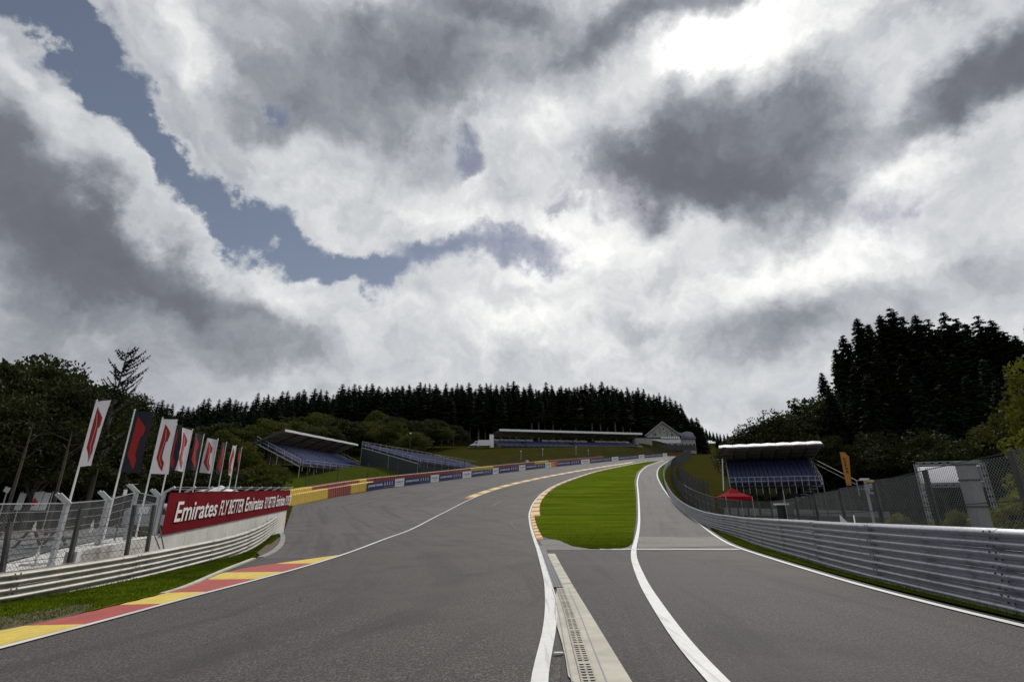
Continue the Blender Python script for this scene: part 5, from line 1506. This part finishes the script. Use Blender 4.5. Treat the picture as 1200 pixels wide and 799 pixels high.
# orange feather flag
fz = [(984.5, 530), (990, 530.5), (995, 535.5), (998, 569.5), (992.5, 569), (988, 550)]
Yf = 44.0; P3 = [atY(u, v, Yf) for u, v in fz]; b0 = atY(997, 590, Yf); gz = zl(b0.x, b0.y)
ff = thing('feather_flag', 'orange feather flag with small black letters beside the right grandstand', 'flag', (P3[4].x, Yf, gz))
mb = MB(); mb.prism(P3, (0, .02, 0)); mb.build('cloth', M_feather, ff)
mb = MB(); mb.tube((P3[4].x + .05, Yf + .05, gz), P3[4] + Vector((0, .05, 0)), .03); mb.tube(P3[4] + Vector((0, .05, 0)), P3[0] + Vector((0, .05, 0)), .025); mb.build('pole', M_post, ff)
for ch, (u, v) in zip('DORNE', ((988.6, 539.4), (989.4, 543), (990.2, 546.6), (991.2, 550.5), (992.2, 554.5))):
    me, w_, h_ = text_mesh(ch, 1, 0, 1, .02, .003); o = atY(u, v, Yf - .03)
    place_text('letter', me, o, (1, 0, 0), (-.12, 0, 1), ff, M_black, w=.20, h=.19, dims=(w_, h_))
mb = MB(); q = atY(995, 566.5, Yf - .03); mb.box(q, (.3, .01, .12)); mb.build('small_print', M_grey, ff)
# red mesh fence panels at the crest
p = P_bar
for k, (u, v, Y, w_) in enumerate(((692, 537.5, 195, 3.2), (752, 533, 225, 3.6), (788, 532.5, 212, 3), (797, 532, 208, 3))):
    a = atY(u, v, Y); gz = zl(a.x, a.y); r = thing('red_fence_panel', ['red mesh panel behind the boards below the long grandstand', 'red mesh panel below the gabled house', 'red mesh panel at the crest where the pit road ends', 'rightmost red mesh panel on the crest beyond the pit road'][k], 'fence panel', (a.x, a.y, gz))
    mb = MB(); chain_link(mb, (a.x - w_ / 2, a.y), (a.x + w_ / 2, a.y), a.z - .9, a.z - .9, 1.5, .35, .06); mb.build('mesh', mat('mesh_red', (.25, .03, .03), .7), r)['kind'] = 'stuff'
    for sx in (-1, 1): mb = MB(); mb.beam((a.x + sx * w_ / 2, a.y, min(gz, a.z - 1) - .2), (a.x + sx * w_ / 2, a.y, a.z + .6), .1); mb.build('post', M_post, r)

# ================================================================== trees
def conifer_mesh(name, seed, whorls, perw, seg, R=.17, droop=.35, bare=.1, gap=0.0, tri=.6, top_pow=.85, asym=None):
    """unit-height spruce: needle sprays along drooping branches; returns (crown mesh, trunk mesh)"""
    g = np.random.default_rng(seed); V = []; n = 0
    tv = MB(); tv.tube((0, 0, 0), (0, 0, .55), .014, .008, 6, False); tv.tube((0, 0, .55), (0, 0, 1.0), .008, .0008, 5, False)
    for i in range(whorls):
        t = bare + (1 - bare) * (i + g.uniform(-.3, .3)) / whorls
        t = min(max(t, bare), .992)
        Lm = R * ((1 - t) ** top_pow) * min(1, (t - bare) / .08 + .55)
        a0 = g.uniform(0, 6.28)
        for j in range(perw):
            if g.random() < gap: continue
            a = a0 + 6.283 * j / perw + g.normal(0, .25); L = Lm * g.uniform(.6, 1.18) + .006
            if asym is not None: L *= 1 + asym * math.cos(a)
            ux, uy = math.cos(a), math.sin(a); px, py = -uy, ux; t_ = t; t = min(t + g.uniform(-.5, .5) * (1 - bare) / whorls, .995)
            up = g.uniform(.05, .35) * (t ** 2) + .02
            ns = max(int(seg * (L / R) ** .6), 2)
            for k in range(ns):
                f0 = k / ns; f1 = (k + 1) / ns; fm = (f0 + f1) / 2
                zz = t + L * (up * 2 * fm - droop * 2.0 * fm * fm)
                w = tri * L / ns * 1.5 * (1.15 - .6 * fm) + .0035
                cx, cy = ux * L * fm, uy * L * fm
                for sd_ in (-1, 1):
                    h = g.uniform(.6, 1.2)
                    b0 = (ux * L * f0, uy * L * f0, zz + .001); 
                    tip = (cx + px * sd_ * w * h + ux * w * .8, cy + py * sd_ * w * h + uy * w * .8, zz - w * g.uniform(.15, .9))
                    b1 = (ux * L * f1, uy * L * f1, t + L * (up * 2 * f1 - droop * 2 * f1 * f1) - .001)
                    V += [b0, tip, b1]
                # hanging spray
                if g.random() < .6:
                    V += [(cx - ux * w * .5, cy - uy * w * .5, zz), (cx + ux * w * .5, cy + uy * w * .5, zz), (cx + px * g.normal(0, .3) * w, cy + py * g.normal(0, .3) * w, zz - w * g.uniform(.6, 1.3))]
            t = t_
    V = np.array(V, np.float32); F = np.arange(len(V)).reshape(-1, 3)
    return V, F, tv
def tree_thing(name, label, cat, loc, group, crown, trunk, sc, rz, cm, crown_name='crown'):
    r = thing(name, label, cat, loc, group); r.scale = sc; r.rotation_euler = (0, 0, rz)
    for nm, me in ((crown_name, crown), ('trunk', trunk)):
        if me is None: continue
        o = bpy.data.objects.new(nm, me); COL.objects.link(o); o.parent = r
    return r
def mbmesh(mb, name, m):
    me = bpy.data.meshes.new(name); me.from_pydata(mb.v, [], mb.f); me.materials.append(m); me.update(); return me
CF = []
for k, (sd_, wh, pw_, sg_, R, dr, mt) in enumerate(((1, 64, 11, 8, .175, .35, M_needle2), (2, 58, 11, 8, .20, .30, M_needle2), (3, 66, 11, 7, .155, .4, M_needle), (4, 60, 11, 8, .21, .3, M_needle2))):
    V, F, tv = conifer_mesh('c', sd_, wh, pw_, sg_, R, dr, bare=(.12, .08, .16, .03)[k], gap=.12, tri=.75, top_pow=.78)
    CF.append((mesh_np('conifer_crown', V, F, mt), mbmesh(tv, 'conifer_trunk', M_bark)))
# light version for the far forest
CL = []
for k, (sd_, R, bare) in enumerate(((11, .17, .05), (12, .16, .08), (13, .17, .30), (14, .15, .40))):
    V, F, tv = conifer_mesh('c', sd_, 30, 9, 3, R, .35, bare=bare, gap=.06, tri=.95, top_pow=.72)
    CL.append((mesh_np('conifer_crown', V, F, M_needle_haze if k % 2 else M_needle), mbmesh(tv, 'conifer_trunk', M_barkl)))
def broad(seed, nl, leaves, size, m, H=1.0, flat=.8, trunk_h=.32, spread=.34, clump=.085, ragged=.25, pale=False):
    g = np.random.default_rng(seed); tv = MB(); tips = []
    def limb(p, d, L, r, dep):
        q = p + d * L; tv.tube(p, q, r, r * .62, 5, False)
        if dep == 0: tips.append(q); return
        for _ in range(3 if dep > 1 else 3):
            nd = (d + Vector(g.normal(0, .52, 3)) + Vector((0, 0, .12))).normalized(); limb(q, nd, L * g.uniform(.55, .85), r * .58, dep - 1)
    base = Vector((0, 0, 0)); tv.tube(base, (0, 0, trunk_h), .022, .016, 7, False)
    for i in range(nl):
        a = 6.283 * i / nl + g.normal(0, .3); h = trunk_h * g.uniform(.65, 1.05)
        limb(Vector((0, 0, h)), Vector((math.cos(a) * g.uniform(.3, .8), math.sin(a) * g.uniform(.3, .8), g.uniform(.5, 1.0))).normalized(), g.uniform(.14, .20), .011, 2)
    tips = np.array([tuple(t) for t in tips])
    # clump centres: limb tips and points on/in the crown's irregular shell
    nc = 70; dirs = g.normal(0, 1, (nc, 3)); dirs /= np.linalg.norm(dirs, axis=1)[:, None]; dirs[:, 2] = np.abs(dirs[:, 2]) * 1.1 - .35
    lob = 1 + ragged * np.sin(dirs[:, 0] * 5 + seed) * np.cos(dirs[:, 1] * 4 - seed) + g.normal(0, ragged * .35, nc)
    cen = dirs * (spread * lob * g.uniform(.45, 1.0, nc) ** .5)[:, None]; cen[:, 2] = cen[:, 2] * flat / spread * .40 + .60
    cen = np.concatenate([cen, tips]); cen[:, 2] = np.clip(cen[:, 2], .12, .97)
    idx = g.integers(0, len(cen), leaves); cr = clump * g.uniform(.5, 1.35, len(cen))
    off = g.normal(0, 1, (leaves, 3)); off /= np.linalg.norm(off, axis=1)[:, None]; off *= (cr[idx] * g.uniform(.2, 1, leaves) ** .4)[:, None]; off[:, 2] *= .7
    c = cen[idx] + off
    n1 = g.normal(0, 1, (leaves, 3)); n1 /= np.linalg.norm(n1, axis=1)[:, None]; n2 = np.cross(n1, g.normal(0, 1, (leaves, 3))); n2 /= np.linalg.norm(n2, axis=1)[:, None]
    s = size * g.uniform(.5, 1.3, leaves)[:, None]
    V = np.stack([c - n1 * s, c + n2 * s * .55, c + n1 * s, c - n2 * s * .55], 1).reshape(-1, 3)
    V /= 1.0
    return mesh_np('leaf_crown', V, np.arange(len(V)).reshape(-1, 4), m), mbmesh(tv, 'tree_trunk', M_barkl if pale else M_bark)
BR = [broad(21, 6, 16000, .0135, M_leaf, clump=.10), broad(22, 5, 16000, .0135, M_leaf, ragged=.4, clump=.10), broad(23, 6, 12000, .015, M_leafo, spread=.38, clump=.10), broad(24, 6, 16000, .0135, M_leaf, clump=.10, spread=.30, flat=.95, trunk_h=.25)]
BUSH = [broad(31, 6, 7000, .020, M_leafo, trunk_h=.12, spread=.42, flat=1.0, ragged=.2), broad(32, 6, 7000, .020, M_leaf, trunk_h=.12, spread=.45, flat=1.0, ragged=.25)]
def plant(kind, u, vtop, Y, label, group, meshes, width=1.0, minh=3, maxh=40, cat='tree', cm=None, dx=0):
    d = pxdir(u, vtop); x = d.x / d.y * Y; z0 = zl(x, Y); zt = CAMZ + d.z / d.y * Y
    h = zt - z0
    if h < minh: h = minh
    if h > maxh: z0 = z0; h = maxh
    k = random.randrange(len(meshes)) if cm is None else cm
    cr_, tk = meshes[k]
    return tree_thing(kind, label, cat, (x, Y, z0 - .1), group, cr_, tk, (h * width, h * width, h + .1), random.uniform(0, 6.28), None)
# dark litter under the trees
def floor_(name, x0, x1, y0, y1, st, off=.10):
    X_, Y_ = np.meshgrid(np.arange(x0, x1 + .1, st), np.arange(y0, y1 + .1, st)); grid_mesh(name, X_, Y_, zland(X_, Y_) + off, M_floor)
flat_poly('forest_floor', [(-45, 236), (0, 240), (50, 243), (64, 262), (92, 262), (105, 300), (105, 400), (-250, 400), (-250, 130), (-95, 130), (-70, 165), (-60, 205)], .35, M_floor, zf=zland, sub=5)
flat_poly('forest_floor', [(-26, 58), (-26, 50), (-36, 36), (-50, 28), (-120, 26), (-140, 120), (-52, 112), (-44, 90), (-40, 70), (-33, 64)], .10, M_floor, zf=zland, sub=5)
flat_poly('forest_floor', [(27, 68), (42, 66), (42, 52), (34, 42), (38, 24), (80, 10), (160, 60), (160, 140), (60, 130), (34, 84)], .10, M_floor, zf=zland, sub=5)
# --- far forest skyline (photo columns -> top row); front rows lower, rows behind show between
sk_ = [(180, 470), (200, 474), (225, 478), (243, 466), (262, 470), (272, 462), (290, 470), (300, 462), (330, 460), (345, 458), (372, 456), (392, 459), (400, 452), (430, 450), (460, 452), (480, 449), (520, 450), (560, 449), (600, 450), (640, 450), (680, 449), (720, 451), (755, 454), (775, 462), (790, 470), (800, 478), (812, 486), (822, 496)]
def skyline(u): return float(np.interp(u, [a for a, _ in sk_], [b for _, b in sk_]))
FG = 'dark conifers of the forest along the hill'
FLB = 'dark spruce in the dense forest skyline on the hill behind the grandstands'
u = 186.0
while u < 826:
    Y = random.uniform(262, 278) if u > 330 else random.uniform(150, 190) + (u - 186) * .35
    plant('spruce_tree', u, skyline(u) + random.choice((-2, 0, 0, 2, 5, 8)) + random.uniform(-2, 2), Y, FLB, FG, CL[:2], random.uniform(1.05, 1.75), 10, 34)
    u += random.uniform(5.0, 7.6)
u = 190.0
while u < 822:
    Y = random.uniform(244, 258) if u > 330 else random.uniform(135, 150) + (u - 186) * .3
    if u > 738: Y = random.uniform(272, 280)
    plant('spruce_tree', u, skyline(u) + random.uniform(4, 12), Y, FLB, FG, CL[2:] if u > 520 else CL[:2], random.uniform(1.1, 1.6), 10, 32)
    u += random.uniform(7, 10)
u = 330.0
while u < 815:
    plant('spruce_tree', u, skyline(u) + random.uniform(1, 8), random.uniform(285, 300), FLB, FG, CL[:2], 1.5, 10, 36)
    u += random.uniform(7, 10)
# descending far wood on the right of the hill
for u in np.arange(806, 862, 4.2):
    vt = float(np.interp(u, [806, 820, 840, 862], [490, 500, 508, 512])) + random.uniform(-2.5, 2)
    plant('spruce_tree', u, vt, random.uniform(300, 330), 'small far spruce in the wood descending right of the clubhouse', 'far conifers right of the clubhouse', CL, 1.25, 8, 40)
# broadleaf trees and bushes at the forest foot
for (u, v, Y, w) in ((352, 483, 190, 1.0), (375, 478, 196, 1.1), (398, 486, 188, 1.0), (330, 492, 170, 1.0), (415, 490, 180, .9), (440, 494, 176, 1.0), (462, 482, 190, 1.0), (485, 488, 184, 1.1), (508, 486, 196, 1.0), (532, 494, 205, .9), (318, 486, 175, 1.0), (446, 478, 205, 1.0), (546, 505, 215, .8), (388, 497, 160, 1.0), (362, 500, 150, 1.0)):
    plant('broadleaf_tree', u, v, Y, 'rounded dull green tree at the foot of the forest behind the left grandstands', 'broadleaf trees at the foot of the forest', BR, w * 1.25, 6, 24)
for k in range(31):
    u = 215 + k * 10.2 + random.uniform(-4, 4); Y = random.uniform(150, 205) if u > 330 else random.uniform(105, 140)
    plant('broadleaf_tree', u, 497 + random.uniform(-9, 12), Y, 'rounded dull green tree at the foot of the forest behind the left grandstands', 'broadleaf trees at the foot of the forest', BUSH + BR[2:3], 1.2, 5, 20)
# near left trees
for i, (u, v, Y, cmi, w, lab) in enumerate(((-35, 392, 42, 0, 1.0, 'tall dark tree cut by the left edge of the picture'), (6, 393, 44, 1, .8, 'tall dark leafy tree at the far left, highest of the left group'), (42, 400, 46, 0, .85, 'broad dark tree second from the left edge'), (66, 406, 50, 3, .8, 'dark leafy tree left of the sparse spruce'),
        (88, 420, 46, 1, .8, 'lower dark tree touching the sparse spruce on its left'), (108, 428, 55, 0, .8, 'dark leafy tree right behind the tallest white flag'), (20, 450, 36, 3, .9, 'dark undergrowth tree above the red cross tent'), (70, 470, 38, 1, .9, 'dark undergrowth tree behind the first flag pole'),
        (128, 478, 52, 0, 1.0, 'dark leafy tree filling the gap behind the first two flags'), (160, 500, 60, 3, 1.1, 'dark leafy tree behind the third flag'), (190, 500, 75, 1, 1.1, 'dark leafy tree behind the fourth flag'), (216, 496, 88, 0, 1.1, 'dark leafy tree behind the fifth flag'),
        (-10, 520, 50, 3, 1.2, 'low dark tree at the left edge behind the sign'), (100, 530, 44, 1, 1.3, 'low dark tree behind the second fence post'), (145, 535, 56, 0, 1.3, 'low dark tree behind the camera mast'), (185, 532, 64, 3, 1.3, 'low dark tree behind the middle flags'))):
    plant('leafy_tree', u, v, Y, lab, 'dark trees behind the flags', BR, w * 1.15, 4, 30, cm=cmi)
for i, (u, v, Y) in enumerate(((-30, 545, 46), (-5, 560, 48), (20, 552, 50), (48, 556, 47), (75, 550, 50), (98, 556, 52), (122, 552, 54), (150, 556, 54), (172, 556, 56), (62, 535, 56), (30, 530, 60), (135, 545, 62))):
    plant('bush', u, v, Y, 'dark undergrowth bush beneath the left trees behind the fence', 'dark undergrowth bushes on the left', BUSH, 1.5, 2.5, 9, cat='bush', cm=1)
for i, (u, v, Y) in enumerate(((985, 415, 95), (1005, 395, 98), (1028, 388, 100), (1050, 385, 96), (1075, 388, 98), (1098, 385, 92), (1122, 392, 94), (1148, 390, 90), (1172, 400, 86), (1195, 400, 80), (1015, 440, 68), (1070, 440, 66), (1130, 440, 62), (1100, 450, 60), (1165, 445, 58), (1040, 445, 70))):
    plant('tall_conifer', u, v, Y, 'tall near-black conifer in the dense stand right of the covered grandstand', 'near-black conifers on the right', CF, 1.2, 6, 45)
for i, (u, v, Y) in enumerate(((-20, 425, 58), (10, 418, 62), (35, 425, 60), (60, 432, 64), (85, 445, 62), (105, 455, 66), (125, 462, 70), (25, 455, 54), (70, 455, 54), (0, 470, 52), (45, 480, 50), (95, 490, 52))):
    plant('leafy_tree', u, v, Y, 'dark leafy tree in the thicket behind the first flags on the left', 'dark trees in the left thicket', BR, 1.35, 4, 30)
# sparse half-bare spruce
g_ = np.random.default_rng(5); tv = MB(); V = []
tv.tube((0, 0, 0), (0, 0, .6), .014, .009, 6, False); tv.tube((0, 0, .6), (.005, 0, 1.0), .009, .001, 5, False)
for k in range(58):
    t = .28 + .70 * (k / 58) ** .9; a = g_.choice([0.0, math.pi]) + g_.normal(0, .75) if k % 3 else g_.uniform(0, 6.28)
    L = (.30 * (1 - t) ** .55 + .03) * g_.uniform(.55, 1.1) * (1.25 if math.cos(a) > 0 else .85)
    p = Vector((0, 0, t)); d = Vector((math.cos(a), math.sin(a), g_.uniform(.15, .75))).normalized(); n = max(int(L / .012), 3); side = Vector((-math.sin(a), math.cos(a), 0))
    for q in range(n):
        f = q / n; d2 = (d + Vector((0, 0, .15 + .75 * f))).normalized(); p2 = p + d2 * (L / n)
        tv.tube(p, p2, .0022 * (1 - f) + .0006, .0022 * (1 - f - 1 / n) + .0006, 3, False)
        for _ in range(5):
            c = p.lerp(p2, g_.random()); w = .011 * g_.uniform(.6, 1.3) * (1.15 - .5 * f)
            o = side * g_.normal(0, 1) + Vector((0, 0, -1.0 + g_.normal(0, .5))) + d2 * .5; o.normalize(); b = d2 * w * .45
            V += [tuple(c - b), tuple(c + b), tuple(c + o * w * 1.5)]
        p = p2
V = np.array(V, np.float32); sp_c = mesh_np('sparse_crown', V, np.arange(len(V)).reshape(-1, 3), M_needle)
x_ = atY(150, 408, 40)
gz = zl(x_.x, 40); H_ = x_.z - gz
tree_thing('sparse_spruce', 'sparse half-bare spruce with open upswept branches against the sky', 'tree', (x_.x, 40, gz), None, sp_c, mbmesh(tv, 'spruce_trunk', M_bark), (H_ * .95, H_ * .95, H_), 0.3, None)
# olive trees and bushes right of the flags
for i, (u, v, Y, cmi, w, me_, lab) in enumerate(((268, 499, 74, 2, 1.1, BR, 'olive green tree behind the right end of the flag row'), (243, 512, 70, 2, 1.0, BR, 'olive green tree behind the sixth flag'), (292, 515, 72, 2, .9, BR, 'olive green tree just right of the last flag'),
        (302, 540, 66, 0, 1.2, BUSH, 'rounded olive bush above the red banner, left of the grass bank'), (322, 541, 70, 0, 1.1, BUSH, 'rounded bush at the left end of the grass bank'), (270, 545, 62, 1, 1.3, BUSH, 'dark rounded bush behind the last flags'), (236, 545, 60, 1, 1.3, BUSH, 'dark bush behind the middle of the banner'), (312, 560, 63, 1, 1.2, BUSH, 'low dark bush behind the end of the banner'),
        (205, 548, 58, 1, 1.3, BUSH, 'dark bush behind the left end of the banner'), (285, 566, 58, 1, 1.3, BUSH, 'lowest dark bush above the banner top'), (250, 566, 57, 1, 1.3, BUSH, 'low dark bush above the first banner words'))):
    plant('leafy_tree' if me_ is BR else 'bush', u, v, Y, lab, 'trees and bushes behind the banner', me_, w, 3, 16, cat='tree' if me_ is BR else 'bush', cm=cmi)
# slender pale trunks at the left
for (u0, v0, u1, v1, Y, lab) in ((-2, 632, 26, 540, 33, 'slender pale bare trunk near the left edge behind the fence'), (58, 612, 76, 540, 34, 'slender pale bare trunk beside the tall left fence post')):
    a, b = atY(u0, v0, Y), atY(u1, v1, Y); gz = zl(a.x, a.y)
    r = thing('bare_trunk', lab, 'tree', (a.x, a.y, gz)); top_ = b + (b - a) * .5
    mb = MB(); mb.tube((a.x, a.y, gz - .1), b, .11, .08, 7); mb.tube(b, top_, .08, .02, 7); mb.build('trunk', M_bark, r)
    for k in range(6):
        q = b.lerp(top_, k / 6); e = q + Vector((random.uniform(-1.6, 1.6), random.uniform(-1, 1), random.uniform(.3, 1.4))); mb = MB(); mb.tube(q, e, .025, .006, 4); mb.build('branch', M_bark, r)
# right: big dark conifers
RC = [(868, 500, 84, 'l'), (884, 489, 80, 'l'), (899, 486, 84, 'l'), (915, 478, 78, 'l'), (930, 470, 82, 'c'), (947, 458, 82, 'l'), (962, 436, 84, 'c'), (978, 408, 84, 'c'), (987, 392, 84, 'c'), (1003, 372, 82, 'c'), (1016, 379, 92, 'c'),
      (1030, 368, 80, 'c'), (1042, 360, 80, 'c'), (1056, 371, 84, 'c'), (1071, 368, 78, 'c'), (1086, 374, 84, 'c'), (1104, 366, 76, 'c'), (1119, 373, 80, 'c'), (1130, 378, 74, 'c'), (1144, 370, 74, 'c'), (1160, 374, 72, 'c'), (1176, 388, 70, 'c'), (1188, 392, 70, 'c'), (1204, 376, 66, 'c'), (1225, 372, 64, 'c'), (1250, 365, 62, 'c'),
      (970, 452, 75, 'c'), (1000, 425, 74, 'c'), (1025, 410, 72, 'c'), (1055, 415, 70, 'c'), (1085, 412, 70, 'c'), (1115, 415, 68, 'c'), (1150, 420, 64, 'c'), (1180, 430, 60, 'c'),
      (940, 500, 74, 'l'), (965, 505, 72, 'l'), (990, 510, 70, 'l'), (1020, 500, 66, 'l'), (1050, 505, 62, 'l'), (1085, 500, 58, 'l'), (1120, 500, 54, 'l'), (1160, 490, 50, 'l'), (905, 505, 80, 'l'), (875, 520, 82, 'l')]
ORD = 'first second third fourth fifth sixth seventh eighth ninth tenth eleventh twelfth thirteenth fourteenth fifteenth sixteenth seventeenth eighteenth nineteenth twentieth'.split()
nc_ = nl_ = 0
for i, (u, v, Y, t) in enumerate(RC):
    if t == 'c':
        lab = 'tall near-black conifer in the dense stand right of the covered grandstand'
        if i < 24: lab = f'{ORD[nc_]} conifer from the left along the near-black skyline right of the covered grandstand'; nc_ += 1
        plant('tall_conifer', u, v, Y, lab, 'near-black conifers on the right', CF, 1.15, 6, 45)
    else:
        lab = 'dark leafy tree in the wood edge behind the covered right grandstand'
        if i < 6: lab = f'{ORD[nl_]} leafy crown from the left along the wood skyline above the covered right grandstand'; nl_ += 1
        plant('leafy_tree', u, v, Y, lab, 'dark leafy trees behind the right grandstand', BR, 1.2, 5, 30, cm=(i % 2) * 3)
# near yellow-green tree at the right edge
yc = broad(55, 8, 30000, .0125, M_leafy, trunk_h=.15, spread=.30, flat=1.1, clump=.075, ragged=.35)
x_ = atY(1224, 418, 17); gz = zl(x_.x, 17); H_ = x_.z - gz
tree_thing('yellow_green_tree', 'bright yellow-green feathery tree cut by the right edge of the picture', 'tree', (x_.x, 17, gz), None, yc[0], yc[1], (H_ * .72, H_ * .72, H_), 1.0, None)
plant('leafy_tree', 1262, 372, 27, 'dark olive tree rising behind the yellow-green tree at the right edge', None, BR, 1.0, 4, 20, cm=2)
for (u, v, Y, lab) in ((1190, 575, 14, 'low yellow-green bush behind the fence at the right edge'), (1120, 596, 18, 'small green bush at the foot of the screen legs'), (1050, 600, 18, 'low green bush behind the right guardrail near the white sheets')):
    plant('bush', u, v, Y, lab, None, [(broad(60, 5, 5000, .03, M_leafy, trunk_h=.1, spread=.45, flat=1.0))], 1.1, .7, 3, cat='bush')

# woods going on beyond both sides of the picture
for k in range(26):
    a = random.uniform(-12, 60); Y = 30 + a; X = -48 - random.uniform(8, 60) if Y > 40 else -62 - random.uniform(0, 50)
    m_ = BR[k % 4]; h = random.uniform(12, 17)
    tree_thing('leafy_tree', 'dark leafy tree in the wood beyond the left edge', 'tree', (X, Y, zl(X, Y) - .1), 'wood beyond the left edge', m_[0], m_[1], (h * 1.1, h * 1.1, h), random.uniform(0, 6), None)
for k in range(26):
    Y = random.uniform(-10, 60); X = 46 + random.uniform(0, 45) + max(0, Y - 20) * .5
    m_ = CF[k % 4]; h = random.uniform(17, 25)
    tree_thing('tall_conifer', 'tall near-black conifer beyond the right edge', 'tree', (X, Y, zl(X, Y) - .1), 'conifers beyond the right edge', m_[0], m_[1], (h * 1.15, h * 1.15, h), random.uniform(0, 6), None)
